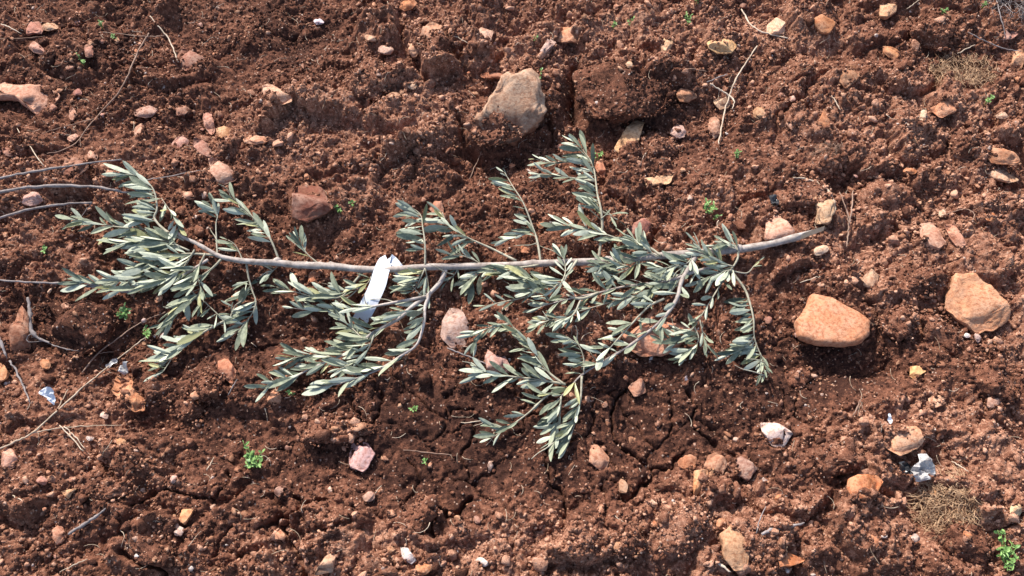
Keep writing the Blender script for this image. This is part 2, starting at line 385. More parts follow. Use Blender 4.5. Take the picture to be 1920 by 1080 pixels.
# ------------------------------------------------------------------ the ground: one sheet
ny, nx = X.shape
idx = np.arange(nx*ny).reshape(ny, nx)
F = np.stack([idx[:-1, :-1].ravel(), idx[:-1, 1:].ravel(), idx[1:, 1:].ravel(), idx[1:, :-1].ravel()], 1)
ox = 0.0020*vnoise(X/0.008, Y/0.008, 555)*NEAR*ROUGH; oy = 0.0020*vnoise(X/0.008+4, Y/0.008, 556)*NEAR*ROUGH
V = np.stack([(X+ox).ravel(), (Y+oy).ravel(), H.ravel()], 1)
TONE = 0.35*(worley(X/0.0115, Y/0.0115, 300)[2]-0.5)+0.3*(worley(X/0.0068, Y/0.0068, 777)[2]-0.5)
g = link('ground', mesh_from('ground', V, F, SOIL, False, tone=TONE.ravel(), damp=DAMP_SHADE.ravel()))
tag(g, 'stony tilled red earth, cracked and damp in the middle, crumbly and dry around', 'ground', kind='structure')
del V, F, idx

# ------------------------------------------------------------------ loose crumbs and gravel (uncountable)
TEMPL = {1: [], 2: [], 3: []}
for s in (1, 2, 3):
    b, f = ico(s)
    for k in range(14):
        r = np.random.default_rng(s*100+k); v = b*(1+0.50*fbm3(b*1.5+k*9, 2, k)[:, None])
        v = v*r.uniform(0.65, 1.15, 3); v = chop(v, 4 + k % 5, r, 0.35, 0.8); TEMPL[s].append((v, f))
def scatter(name, mat_, P, size, s, tone, damp, squash=0.8, smooth=False, sink=0.02):
    n = len(P); which = RNG.integers(0, 14, n); Vs = []; Fs = []; T = []; D = []; off = 0
    yaw = RNG.uniform(0, 6.283, n); tx = RNG.uniform(-.6, .6, n); ty = RNG.uniform(-.6, .6, n)
    for k in range(14):
        m = np.where(which == k)[0]
        if not len(m): continue
        v, f = TEMPL[s][k]
        c, s_ = np.cos(yaw[m]), np.sin(yaw[m])
        Q = v[None]*size[m][:, None, None]*np.array([1, 1, squash])
        x = Q[..., 0]*c[:, None]-Q[..., 1]*s_[:, None]; y = Q[..., 0]*s_[:, None]+Q[..., 1]*c[:, None]
        z = Q[..., 2]+tx[m][:, None]*x*0.6+ty[m][:, None]*y*0.6
        W = np.stack([x+P[m, 0][:, None], y+P[m, 1][:, None], z+(P[m, 2]+size[m]*(0.5-sink)*squash)[:, None]], -1)
        Vs.append(W.reshape(-1, 3)); Fs.append((f[None]+(off+np.arange(len(m))*len(v))[:, None, None]).reshape(-1, 3)); off += len(m)*len(v)
        T.append(np.repeat(tone[m], len(v))); D.append(np.repeat(damp[m], len(v)))
    return mesh_from(name, np.concatenate(Vs), np.concatenate(Fs), mat_, smooth, np.concatenate(T), np.concatenate(D))
def spots(n, dens=None, lo=(-1.6, -0.95), hi=(1.6, 1.2)):
    x = RNG.uniform(lo[0], hi[0], n); y = RNG.uniform(lo[1], hi[1], n)
    if dens is not None:
        k = RNG.uniform(0, 1, n) < dens(x, y); x, y = x[k], y[k]
    return x, y
def soil_bits(n, smin, smax, power, s, dens):
    x, y = spots(n, dens); sz = smin*(1-RNG.uniform(0, 1, len(x))*(1-(smin/smax)**power))**(-1/power)
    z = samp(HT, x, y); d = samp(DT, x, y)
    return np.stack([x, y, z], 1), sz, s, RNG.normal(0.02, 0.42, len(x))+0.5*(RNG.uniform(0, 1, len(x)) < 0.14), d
# ------------------------------------------------------------------ stones
COL = dict(orange=(0.56, 0.255, 0.115), tan=(0.60, 0.36, 0.21), pale=(0.70, 0.50, 0.33), yellow=(0.68, 0.46, 0.235), pink=(0.56, 0.36, 0.29),
           grey=(0.46, 0.35, 0.31), white=(0.80, 0.76, 0.72), brown=(0.30, 0.135, 0.08), red=(0.50, 0.19, 0.09), rose=(0.66, 0.46, 0.40), dark=(0.17, 0.065, 0.04))
def oval(cx, cy, w_, h_, rot=0, seed=0, n=7):
    r = random.Random(int(cx*7+cy*13+seed)); o = []; t = R(rot)
    for k in range(n):
        a = 6.2832*(k+r.uniform(-.3, .3))/n; q = r.uniform(0.78, 1.16)
        u = math.cos(a)*w_/2*q; v = math.sin(a)*h_/2*q
        o.append((cx+u*math.cos(t)-v*math.sin(t), cy+u*math.sin(t)+v*math.cos(t)))
    return o
def lump(poly, thick, seed, sub=4, facets=6, rough=0.05, sink=0.4, box=0.55, soil=False, lean=0.0, off=0.0):
    """a lump whose outline on the ground follows poly (picture positions); returns location, local verts, faces"""
    rng = np.random.default_rng(seed)
    px = np.mean([p[0] for p in poly]); py = np.mean([p[1] for p in poly])
    hz = thick*(1-sink)*0.35+off
    pts = np.array([at(p[0], p[1], hz) for p in poly]); c = pts.mean(0); q = (pts-c)[:, :2]
    k = SC(px, py)
    ang = np.linspace(-math.pi, math.pi, 73)[:-1]; rad = []
    for a in ang:
        d = np.array([math.cos(a), math.sin(a)]); best = 0
        for i in range(len(q)):
            A = q[i]; B = q[(i+1) % len(q)]; e = B-A; det = d[0]*(-e[1])+d[1]*e[0]
            if abs(det) < 1e-12: continue
            t = (A[0]*(-e[1])+A[1]*e[0])/det; u = (d[0]*A[1]-d[1]*A[0])/det
            if t > 0 and -1e-6 <= u <= 1+1e-6: best = max(best, t)
        rad.append(best if best else np.abs(q).max()*0.5)
    rad = np.array(rad)*(1.0 if soil else 1.06)
    b, f = ico(sub); rho = np.sqrt(b[:, 0]**2+b[:, 1]**2); th = np.arctan2(b[:, 1], b[:, 0])
    r = np.interp(th, ang, rad, period=2*math.pi)
    rr = rho**box
    V = np.stack([np.cos(th)*r*rr, np.sin(th)*r*rr, np.sign(b[:, 2])*np.abs(b[:, 2])**0.85*thick/2], 1)
    if lean: V[:, 2] += V[:, 1]*lean
    size = rad.mean()
    if facets: V[:, :] = np.where(b[:, 2:3] > -0.2, chop(V, facets+3, rng, 0.42, 0.82, 0.75), V)
    nrm = b/np.linalg.norm(b, axis=1)[:, None]
    so = rng.uniform(0, 99)
    V = V + nrm*(size*rough*fbm3(V/size*2.2+so, 5, seed % 97, 0.62))[:, None]
    if not soil:
        wd_, _ = worley3(V/size*1.6+so, 3); V = V - nrm*(size*(0.02+rough)*1.3*np.maximum(0, 0.75-wd_))[:, None]
        wd_, _ = worley3(V/size*5+so, 4); V = V - nrm*(size*rough*0.45*np.maximum(0, 0.6-wd_))[:, None]
    if soil:
        for cs, am in ((0.018, 0.35), (0.008, 0.42)):
            d, rr_ = worley3(V/cs+so, 5); V = V + nrm*(cs*am*soil*np.sqrt(np.maximum(0, (0.4+0.4*rr_)**2-d*d)))[:, None]
    zc = float(samp(HB, c[0], c[1])) + off
    loc = np.array([c[0], c[1], zc + thick*(0.5-sink)])
    return loc, V, f, size
STONES = []; RIMS = []
def stone(poly, col, label, th=0.55, sub=4, facets=6, rough=0.05, sink=0.29, dirt=0.0, name='stone', cat='stone', group=None, box=0.27, lean=0.0, off=0.0):
    if isinstance(poly, tuple): poly = oval(*poly)
    px = np.mean([p[0] for p in poly]); py = np.mean([p[1] for p in poly])
    k = SC(px, py); wpx = min(max(p[0] for p in poly)-min(p[0] for p in poly), max(p[1] for p in poly)-min(p[1] for p in poly))
    thick = th*wpx*k*0.86
    if name == 'stone': off += min(0.0030, 0.03*thick+0.0012)
    loc, V, f, size = lump(poly, thick, int(px*31+py*17), sub, facets, rough, sink, box, 0, lean, off)
    if not isinstance(col, tuple): col = COL[col]
    r = random.Random(int(px+py*3)); j = r.uniform(0.88, 1.10)
    o = link(name, mesh_from(name, V, f, STONE, size > 0.012), None, loc)
    o.color = (col[0]*0.93*j, col[1]*0.80*j*r.uniform(.96, 1.04), col[2]*0.78*j*r.uniform(.92, 1.06), 1); o['dirt'] = float(dirt)
    tag(o, label, cat, group); STONES.append((px, py, wpx)); RIMS.append((loc, V[(V[:, 2] < thick*0.12) & (V[:, 2] > -thick*0.2)][:, :2])); return o
S = stone
# large and outlined stones
S([(1523,553),(1563,555),(1585,570),(1610,581),(1631,602),(1627,627),(1607,647),(1580,655),(1527,653),(1490,640),(1487,610),(1503,590)], (0.64,0.335,0.175), 'largest smooth orange stone, flat topped, right of the leaf tips', 0.36, 5, 0, 0.028, 0.34, -0.42, box=0.22, lean=-0.10)
S([(1793,517),(1830,513),(1857,540),(1883,567),(1897,590),(1867,617),(1840,620),(1807,600),(1773,580),(1780,547)], (0.62,0.34,0.205), 'blocky orange stone with a grey pitted face near the right edge', 0.55, 5, 2, 0.05, 0.30, -0.35, box=0.24)
S([(-30,152),(0,150),(63,148),(108,173),(90,197),(67,213),(33,187),(13,187),(-30,182)], (0.58,0.35,0.24), 'broad tan stone cut by the left edge high up', 0.4, 5, 2, 0.05, 0.25, -0.4)
S([(890,220),(930,183),(950,165),(985,152),(1008,156),(1021,205),(1003,238),(965,262),(935,262),(915,245)], (0.54,0.40,0.27), 'big pinkish grey rock leaning on the soil beside the wide crack', 0.50, 5, -2, 0.12, 0.24, 0.32, box=0.24, lean=0.30, off=0.003)
S([(845,580),(865,583),(890,625),(888,645),(845,648),(825,630),(830,600)], (0.54,0.42,0.38), 'pinkish grey angular stone under the branch, at the fork of the hanging shoots', 0.45, 4, 5, 0.03, 0.3, -0.5)
S([(918,645),(935,643),(958,690),(955,700),(915,697),(910,672)], (0.62,0.41,0.33), 'pink wedge shaped stone just below the leaves, right of the pinkish grey one', 0.5, 4, 5, 0.03, 0.3, -0.5)
S([(1168,600),(1190,572),(1250,572),(1290,600),(1292,640),(1240,668),(1200,668),(1172,645)], (0.60,0.33,0.19), 'large brownish orange stone lying under the right hand twigs', 0.42, 5, 5, 0.04, 0.35, -0.1)
S([(1440,405),(1460,400),(1490,435),(1475,452),(1432,452)], (0.66,0.43,0.32), 'pale pink stone touching the upper side of the stem near its cut end', 0.5, 4, 1, 0.02, 0.2, -0.5, off=0.004)
S([(1325,80),(1345,68),(1370,72),(1380,88),(1370,104),(1345,102),(1330,92)], 'yellow', 'smooth yellowish stone alone on the upper right slope', 0.5, 4, 4, 0.03, 0.3, -0.6)
S([(1035,62),(1052,50),(1080,47),(1097,65),(1090,76),(1045,76)], (0.62,0.33,0.18), 'flat orange stone above the big rock', 0.4, 4, 5, 0.04, 0.4, -0.4)
S([(1030,70),(1043,80),(1018,103),(1012,95)], (0.60,0.47,0.36), 'pale narrow wedge stone leaning on the flat orange stone', 0.6, 4, 5, 0.05, 0.3, -0.4)
S([(497,172),(510,166),(545,175),(547,190),(530,196),(497,188)], (0.72,0.50,0.33), 'bright tan block shaped stone in the upper left bare soil', 0.5, 4, 5, 0.03, 0.25, -0.6, box=0.35)
S([(667,823),(687,827),(703,850),(693,870),(680,885),(657,877),(653,860),(658,830)], (0.62,0.44,0.39), 'pinkish white crystalline stone in the damp soil below the branch', 0.45, 4, 6, 0.05, 0.3, -0.2)
S([(222,707),(247,710),(250,730),(272,750),(271,772),(250,772),(222,750),(210,732)], (0.62,0.31,0.15), 'porous orange stone with a bent outline at lower left', 0.5, 5, 5, 0.10, 0.25, -0.4)
S([(412,680),(430,675),(445,700),(432,717),(410,700)], (0.58,0.28,0.15), 'orange angular stone below the left leaf clump', 0.6, 4, 5, 0.04, 0.3, -0.4)
S((515,745,30,32), (0.56,0.29,0.16), 'rounded orange stone just under the lowest left leaf tip', 0.6, 4, 3, 0.03, 0.3, -0.4)
S([(52,578),(20,618),(5,640),(25,665),(50,650),(58,600)], (0.36,0.165,0.095), 'brown slab of stone standing on edge by the grey weathered wood', 0.7, 4, 5, 0.04, 0.3, -0.1, lean=0.3)
S([(390,298),(400,293),(445,325),(440,335),(412,345),(395,325)], (0.62,0.39,0.29), 'flat pale salmon stone above the left leaves', 0.4, 4, 5, 0.05, 0.3, -0.3)
S([(555,352),(600,348),(628,392),(600,405),(580,420),(550,410)], (0.24,0.10,0.065), 'dark brown block of stone above the middle of the stem', 0.55, 4, 6, 0.05, 0.3, 0.1)
S((135,315,62,36,-8), (0.36,0.17,0.11), 'reddish brown stone behind the uppermost grey twig', 0.5, 4, 5, 0.06, 0.35, 0.0)
S((60,373,40,34), (0.60,0.40,0.32), 'roundish pink stone between two grey twigs at the left edge', 0.5, 4, 4, 0.04, 0.3, -0.3)
S([(1190,222),(1206,233),(1198,262),(1180,288),(1152,276),(1168,250)], (0.70,0.48,0.28), 'pale yellow wedge stone standing in a soil clump below the big clod', 0.6, 4, 5, 0.04, 0.25, -0.4)
S((1272,246,28,30), (0.52,0.38,0.33), 'small greyish stone right of the yellow wedge', 0.6, 4, 5, 0.05, 0.3, -0.3)
S((1285,176,42,34,35), (0.46,0.24,0.14), 'brown orange stone at the right foot of the big clod', 0.6, 4, 6, 0.05, 0.3, 0.0)
S((1340,236,26,38,10), (0.58,0.36,0.25), 'upright tan stone just left of the long pale straw', 0.7, 4, 5, 0.05)
S((1356,190,32,28), (0.68,0.48,0.30), 'yellowish stone under the crossing straws', 0.7, 4, 5, 0.06)
S((1250,83,24,26), (0.66,0.46,0.30), 'small pale yellow stone left of the smooth yellowish one', 0.6, 3)
S((1180,120,14,20), (0.72,0.54,0.38), 'small pale upright stone on top of the big clod', 0.7, 3, off=0.012)
S([(1205,332),(1262,330),(1255,345),(1210,348)], (0.68,0.46,0.28), 'flat tan sliver stone right of the tallest shoot', 0.35, 4, 4, 0.04)
S([(1440,45),(1456,33),(1476,40),(1470,62),(1450,66),(1437,60)], (0.70,0.50,0.34), 'pale orange block stone beside the upper right straw', 0.6, 4, 5, 0.03, 0.25, -0.4)
S((1547,45,42,38,15), (0.54,0.25,0.12), 'rounded rust orange stone near the top edge', 0.7, 4, 4, 0.03, 0.25, -0.4)
S([(1655,0),(1684,2),(1680,22),(1662,36),(1650,30)], (0.66,0.42,0.24), 'yellow tan stone cut by the top edge', 0.7, 4, 5, 0.03, 0.2, -0.4)
S((1672,97,38,22,8), (0.60,0.32,0.17), 'flat orange stone in the crumbs below the yellow tan one at the top', 0.5, 4, 5)
S((1592,143,46,34,-45), (0.40,0.20,0.10), 'brown orange slab half covered in soil, upper right', 0.6, 4, 6, 0.06, 0.3, 0.2)
S([(1545,203),(1560,232),(1545,242),(1534,230)], (0.60,0.27,0.13), 'upright orange triangular stone on the right slope', 0.6, 4, 4, 0.03)
S([(1741,203),(1785,182),(1808,197),(1790,210),(1765,222)], (0.64,0.35,0.19), 'long orange wedge stone right of the white flaky one', 0.45, 4, 5, 0.04, 0.25, -0.4)
S((1885,214,36,17,-12), (0.72,0.58,0.42), 'pale cream sliver stone near the right edge', 0.5, 4, 4)
S([(1845,268),(1870,270),(1905,300),(1900,317),(1860,303)], (0.62,0.33,0.17), 'pitted orange stone at the right edge, upper of two touching', 0.45, 4, 5, 0.05)
S([(1850,313),(1880,312),(1910,340),(1890,344),(1868,334)], (0.70,0.48,0.30), 'pale flat stone at the right edge, lower of two touching', 0.35, 4, 4, 0.04)
S([(1725,420),(1745,418),(1772,455),(1762,466),(1740,460),(1728,445)], (0.58,0.34,0.24), 'long pinkish tan pebble, left of a matching pair', 0.5, 4, 3, 0.03, 0.25, -0.3)
S([(1770,422),(1788,421),(1816,458),(1800,460),(1783,447)], (0.58,0.32,0.20), 'long orange tan pebble, right of a matching pair', 0.45, 4, 3, 0.03, 0.25, -0.2)
S((1857,406,30,16,30), 'orange', 'small orange pebble above right of the matching pair', 0.6, 3)
S((1707,320,30,15,-4), 'orange', 'flat orange chip on top of the right hand clod', 0.5, 3, off=0.012)
S((1540,468,30,17,-20), (0.74,0.58,0.38), 'pale yellow pebble below the cut tip of the stem', 0.6, 3, 3, 0.03, 0.25, -0.5)
S([(1703,690),(1730,685),(1740,693),(1718,709),(1706,705)], (0.72,0.46,0.22), 'yellow orange chip right of the largest stone', 0.5, 4, 4, 0.02, 0.2, -0.5)
S([(1665,815),(1690,800),(1725,797),(1757,800),(1735,820),(1715,845),(1680,858),(1660,840)], (0.72,0.45,0.26), 'large pale orange flat stone above the torn plastic', 0.35, 4, 4, 0.05, 0.25, -0.4)
S([(1425,793),(1460,795),(1487,812),(1470,838),(1450,835),(1428,808)], (0.78,0.66,0.57), 'whitish pink angular stone lower right of the leaf tips', 0.45, 4, 4, 0.03, 0.2, -0.5)
S([(1590,900),(1605,892),(1640,892),(1652,905),(1640,935),(1600,935),(1587,915)], (0.66,0.27,0.12), 'rounded bright orange stone left of the torn plastic', 0.55, 4, 1, 0.03, 0.25, -0.4, off=0.003)
S([(1448,1040),(1480,1037),(1512,1050),(1480,1063),(1450,1063)], (0.62,0.25,0.11), 'flat bright orange stone at the bottom edge', 0.45, 4, 2, 0.03, 0.2, -0.5, off=0.005)
S([(1350,1003),(1370,987),(1393,990),(1407,1033),(1400,1067),(1377,1070),(1357,1047)], (0.62,0.40,0.23), 'tall orange stone with a white corner at the bottom edge', 0.5, 4, 3, 0.05, 0.25, -0.4)
S((1354,981,25,22), 'orange', 'orange chip resting against the tall white cornered stone', 0.6, 3)
S([(1300,885),(1340,880),(1328,905),(1303,932),(1300,910)], (0.58,0.30,0.15), 'orange shard stone in the middle of three by the cracks', 0.6, 4, 5, 0.04, 0.3, -0.2)
S((1343,870,44,38,60), (0.46,0.25,0.14), 'brown crescent shaped stone behind the orange shard', 0.6, 4, 5, 0.07)
S((1291,866,38,28,-20), (0.50,0.25,0.13), 'soil coated brown orange stone left of the shard', 0.6, 4, 5, 0.05, 0.35, 0.1)
S([(1363,868),(1390,855),(1425,875),(1402,900),(1375,885)], (0.40,0.25,0.18), 'brown grey flat stone right of the shard', 0.5, 4, 5, 0.06, 0.3, -0.1)
S([(1107,835),(1120,833),(1143,858),(1135,888),(1105,865)], (0.58,0.33,0.22), 'pinkish orange stone right of the lowest leaf clump', 0.5, 4, 5, 0.04, 0.3, -0.2)
S((1196,727,34,42,20), (0.46,0.26,0.18), 'brown pink stone under the hanging twig, below the large covered stone', 0.6, 4, 5, 0.06, 0.3, 0.0)
S((15,862,28,44), (0.66,0.40,0.28), 'tan pink stone at the left edge below the long straw', 0.6, 4, 3, 0.03)
S((108,1004,26,36), (0.60,0.33,0.20), 'orange egg shaped stone in the lower left corner', 0.7, 4, 2, 0.03)
S((78,901,20,19), (0.52,0.28,0.19), 'small round brown pink stone in the lower left', 0.8, 3, 2)
S([(113,921),(145,915),(135,923),(128,936)], (0.62,0.38,0.22), 'small tan triangular stone right of the round brown pink one', 0.6, 3)
S([(338,953),(363,955),(355,970),(346,984),(336,975)], (0.64,0.36,0.18), 'orange shard above a grey pebble at lower left', 0.7, 3)
S((334,996,20,20), (0.58,0.50,0.40), 'grey cream pebble under the orange shard at lower left', 0.7, 3)
S([(325,108),(343,90),(385,108),(400,115),(375,130),(330,125)], (0.40,0.22,0.145), 'flat brown stone at the end of the short pale straw', 0.35, 4, 5, 0.04, 0.4, 0.0)
S((64,52,38,26,-10), (0.44,0.23,0.17), 'reddish brown stone in the top left corner', 0.5, 4)
S((93,50,32,17,-8), (0.62,0.42,0.27), 'tan stone touching the reddish brown one at top left', 0.5, 4)
S((140,37,28,18), 'rose', 'pink stone in the top left corner', 0.5, 3)
S((67,90,28,20,15), (0.60,0.36,0.28), 'salmon stone below the reddish brown one at top left', 0.5, 3)
S((166,95,20,38,-15), (0.48,0.25,0.18), 'narrow brown stone beside a seedling at top left', 0.5, 3)
S((480,262,50,24,-5), (0.62,0.36,0.21), 'flat orange tan stone in the upper left bare soil', 0.4, 4, 5)
S((521,268,24,17), (0.62,0.38,0.26), 'small tan stone right of the flat orange tan one', 0.5, 3)
S([(888,55),(902,48),(926,62),(920,78),(900,82)], (0.64,0.46,0.32), 'tan upright stone above the bare soil, top middle', 0.7, 4, 5, 0.05)
S((808,60,48,36,-30), (0.52,0.32,0.20), 'lumpy tan stone at top middle', 0.7, 4, 5, 0.07)
S((776,90,22,32,10), (0.54,0.33,0.20), 'tan stone leaning below the lumpy one at top middle', 0.7, 4)
S((694,70,26,18), (0.64,0.42,0.28), 'small tan stone at top middle, left of three', 0.6, 3)
S((723,93,32,24), (0.62,0.47,0.34), 'cream brown stone in a soil clump at top middle', 0.6, 3, 5, 0.08)
S((598,40,19,14), (0.86,0.84,0.84), 'bright white pebble near the top edge', 0.7, 3, 1, 0.02, 0.2, -0.9, cat='pebble', name='pebble')
S((765,9,40,20), (0.60,0.28,0.15), 'orange stone cut by the top edge', 0.6, 4)
S((738,180,26,20), (0.58,0.36,0.22), 'light brown stone in the bare soil above the stem', 0.5, 3)
S((774,160,20,18), (0.52,0.40,0.28), 'grey brown stone in the bare soil, top middle', 0.5, 3)
S((930,138,58,24,-8), (0.46,0.22,0.13), 'brown orange stone half buried above the big rock', 0.4, 4, 4, 0.05, 0.45, 0.1)
S([(750,1025),(765,1028),(780,1050),(770,1058),(754,1045)], (0.82,0.76,0.72), 'white angular stone at the bottom edge, left of two', 0.6, 3, 5, 0.03, 0.2, -0.6)
S((903,1053,30,15,25), (0.78,0.72,0.70), 'white flat chip at the bottom edge, right of two', 0.5, 3, 4, 0.03, 0.2, -0.6)
S((794,1068,34,24), 'orange', 'orange stone below the white angular one', 0.6, 3)
S([(620,1025),(630,1033),(624,1072),(590,1080)], (0.60,0.42,0.28), 'tan wedge stone at the bottom edge', 0.6, 4, 5, 0.04)
S((525,1004,23,21), (0.62,0.32,0.17), 'orange stone in the cracked soil at the bottom', 0.6, 3)
S((692,930,30,18,-25), (0.58,0.40,0.28), 'tan stone below the pinkish white crystalline one', 0.5, 3)
S((528,920,32,22), (0.34,0.20,0.15), 'grey brown stone right of the large seedling', 0.5, 3)
S((673,800,34,17,-25), (0.52,0.29,0.18), 'tan brown stone on the flat clod edge', 0.5, 3, off=0.008)
S((1911,110,30,36), (0.62,0.36,0.20), 'orange stone at the right edge beside the dry grass', 0.6, 4)
S((1885,66,44,22,-10), (0.46,0.28,0.22), 'brown stone among twigs in the top right corner', 0.5, 4)
S((1899,736,25,22), (0.64,0.29,0.12), 'round bright orange pebble near the right edge', 0.7, 3, 2, 0.03, 0.25, -0.4)
S((1863,752,26,24,10), (0.48,0.32,0.25), 'grey pink stone beside the round bright orange pebble', 0.6, 3)
S((1814,629,16,9), (0.85,0.80,0.76), 'tiny white chip below the blocky orange stone', 0.7, 3, 2, 0.03, 0.2, -0.5)
S((1834,632,14,18,-20), (0.60,0.48,0.42), 'small grey stone below the blocky orange stone', 0.7, 3)
S((1632,523,32,28,20), (0.50,0.34,0.24), 'pale brown stone right of the stem tip, set in soil', 0.6, 4, 5, 0.06)
S((1288,712,12,18), (0.74,0.68,0.70), 'small whitish stone below the right twigs', 0.7, 3)
S((1195,428,50,36,-15), (0.44,0.21,0.15), 'reddish stone just above the stem, under pale leaves', 0.5, 4, 4, 0.04)
S((1127,315,20,30,-20), (0.56,0.27,0.15), 'orange stone touching the tallest shoot on its right', 0.6, 4)
S((820,387,26,28), (0.54,0.26,0.15), 'orange stone above the middle leaves', 0.6, 4)
S((985,466,20,18), (0.62,0.28,0.13), 'small orange stone close above the stem', 0.7, 3)
S((590,522,26,36,10), (0.50,0.23,0.12), 'orange brown stone close below the stem', 0.6, 4)
S((270,209,44,26,-8), (0.50,0.33,0.23), 'brown tan stone in the upper left crumbs', 0.5, 3)
S((340,205,30,24), (0.50,0.30,0.19), 'tan brown stone right of the brown tan one, upper left', 0.6, 3)
S((335,268,38,19,-8), (0.58,0.35,0.27), 'pink flat stone in the upper left group', 0.45, 3)
S((381,279,40,26,22), (0.40,0.20,0.15), 'smooth reddish brown stone in the upper left group', 0.5, 4, 3, 0.03)
S((390,226,24,46,-15), (0.50,0.28,0.20), 'upright brown pink stone in the upper left group', 0.6, 4)
S((422,248,32,14,-18), (0.62,0.36,0.20), 'orange sliver stone in the upper left group', 0.5, 3)
S((263,247,28,18,-35), (0.58,0.36,0.26), 'small salmon wedge stone in the upper left', 0.5, 3)
S((135,258,26,14), (0.58,0.36,0.26), 'salmon chip stone left of the curved brown twig', 0.5, 3)
S((145,172,20,14), (0.50,0.25,0.20), 'small red brown chip left of the curved brown twig', 0.5, 3)
S((136,213,14,24,15), (0.56,0.32,0.22), 'narrow upright tan chip left of the curved brown twig', 0.5, 3)
S((172,292,22,18), (0.62,0.40,0.26), 'tan stone on the uppermost grey twig\'s far side', 0.6, 3)
S((205,330,36,22,-20), (0.58,0.35,0.23), 'tan lumpy stone between the two upper grey twigs', 0.5, 3)
S((355,366,28,18,-15), (0.62,0.36,0.24), 'orange tan stone above the small upright left shoot', 0.5, 3)
S((88,590,22,40,-15), (0.54,0.33,0.20), 'upright tan stone at the top of the dark left clod', 0.6, 3)
S((125,572,24,14), (0.58,0.33,0.22), 'flat tan chip on the dark left clod', 0.5, 3, off=0.012)
S((83,682,22,24), (0.62,0.30,0.14), 'orange stone left of the broken twig', 0.6, 3)
S((2,697,24,36), (0.60,0.31,0.16), 'orange stone at the left edge', 0.6, 3)
S((195,778,18,14), (0.72,0.55,0.45), 'pale pebble below the porous orange stone', 0.6, 3)
S((168,822,17,8), (0.80,0.74,0.70), 'white chip beside the split pale straw', 0.6, 3)
S((230,832,26,20,20), (0.62,0.38,0.20), 'orange tan chips lump below the long straw', 0.6, 3)
S((365,740,24,20), (0.56,0.33,0.19), 'tan stone lodged between the lower left clods', 0.6, 3, off=0.01)
S((1168,912,18,30,0), (0.44,0.28,0.17), 'small brown stone in the cracked damp soil', 0.5, 3)
S((1227,942,14,18), (0.72,0.54,0.38), 'cream pebble in the cracked damp soil', 0.7, 3)
S((1126,956,12,24), (0.60,0.36,0.22), 'tall narrow orange pebble in the cracked damp soil', 0.7, 3)
S((1155,1020,34,30,-10), (0.48,0.27,0.16), 'brown orange stone near the bottom, set in crumbs', 0.6, 3)
S((1330,940,14,22), (0.60,0.40,0.24), 'small tan stone below the orange shard', 0.7, 3)
S((868,990,18,36,-20), (0.56,0.33,0.22), 'upright orange tan stone near the bottom middle', 0.7, 3)
S((1740,553,24,14,15), (0.72,0.56,0.42), 'cream chip on the right of the dark clod face', 0.6, 3)
S((1590,880,20,14), (0.44,0.22,0.14), 'brown chip above the rounded bright orange stone', 0.5, 3)
S((1750,918,26,24,-25), (0.60,0.36,0.18), 'orange stone between the torn plastic and the dry grass tuft', 0.6, 3)
S((1758,752,30,26), (0.62,0.40,0.24), 'tan angular stone right of the yellow orange chip', 0.5, 3)
S((1905,955,22,30), (0.72,0.56,0.32), 'pale yellow stone at the right edge, low down', 0.6, 3)
S((1815,1004,22,18,40), (0.56,0.26,0.13), 'orange pebble stuck in the dark clod at bottom right', 0.6, 3, off=0.022)
S((1640,1012,32,22,30), (0.56,0.28,0.15), 'orange stone in the hollow at bottom right', 0.6, 3)
S((1658,1005,12,10), 'white', 'tiny white pebble in the hollow at bottom right', 0.7, 3)
S((1718,1009,14,18,-30), (0.56,0.46,0.40), 'small grey pebble in the hollow at bottom right', 0.7, 3)
S((1699,232,28,20,-20), (0.80,0.72,0.58), 'white flaky stone on the right slope', 0.5, 3, 5, 0.10, 0.25, -0.6)
S((1732,215,12,22), (0.78,0.68,0.50), 'small white upright chip left of the long orange wedge', 0.6, 3, 5, 0.08)
S((1482,235,14,26,-20), (0.58,0.36,0.26), 'narrow tan chip left of the upright orange triangle', 0.5, 3)
S((1486,184,14,12), (0.72,0.52,0.40), 'pale small pebble above the narrow tan chip', 0.6, 3)
S((1428,212,34,24), (0.50,0.32,0.18), 'tan brown stone right of the long pale straw', 0.6, 3)
S([(1525,372),(1550,356),(1566,385),(1558,418),(1530,416),(1534,392)], (0.58,0.41,0.26), 'pale tan upright splinter of stone beside the fuzzy clod', 0.6, 4, 5, 0.08, 0.2, -0.1, off=0.006)
# small pebbles one cannot tell apart, kept clear of the stones above
PEB = [('tan', (0.54,0.31,0.19), 'tiny tan pebble pressed into the red soil', 'tiny tan pebbles in the soil'),
       ('orange', (0.56,0.27,0.14), 'tiny orange pebble pressed into the red soil', 'tiny orange pebbles in the soil'),
       ('rose', (0.52,0.33,0.27), 'tiny pink pebble pressed into the red soil', 'tiny pink pebbles in the soil'),
       ('pale', (0.66,0.50,0.38), 'tiny cream pebble pressed into the red soil', 'tiny cream pebbles in the soil'),
       ('brown', (0.36,0.19,0.13), 'tiny brown pebble pressed into the red soil', 'tiny brown pebbles in the soil')]
rp = random.Random(5); n = 0
while n < 195:
    px, py = rp.uniform(8, 1912), rp.uniform(8, 1072)
    wd = 8*(1-rp.random()*(1-(8/22)**1.6))**(-1/1.6)
    if any(abs(px-a)+abs(py-b) < 0.7*c+wd for a, b, c in STONES): continue
    p = flat(px, py)
    if rp.random() > float(np.clip(1.05-0.5*samp(DAMP_SHADE, p[0], p[1]), 0.2, 1)): continue
    nm, col, lab, grp = PEB[rp.choices(range(5), (6, 4, 1.5, 1, 5))[0]]
    S((px, py, wd, wd*rp.uniform(.55, .85), rp.uniform(0, 180)), col, lab, 0.55, 3, 6, 0.05, 0.3, rp.uniform(-0.1, 0.45), 'pebble', 'pebble', grp); n += 1

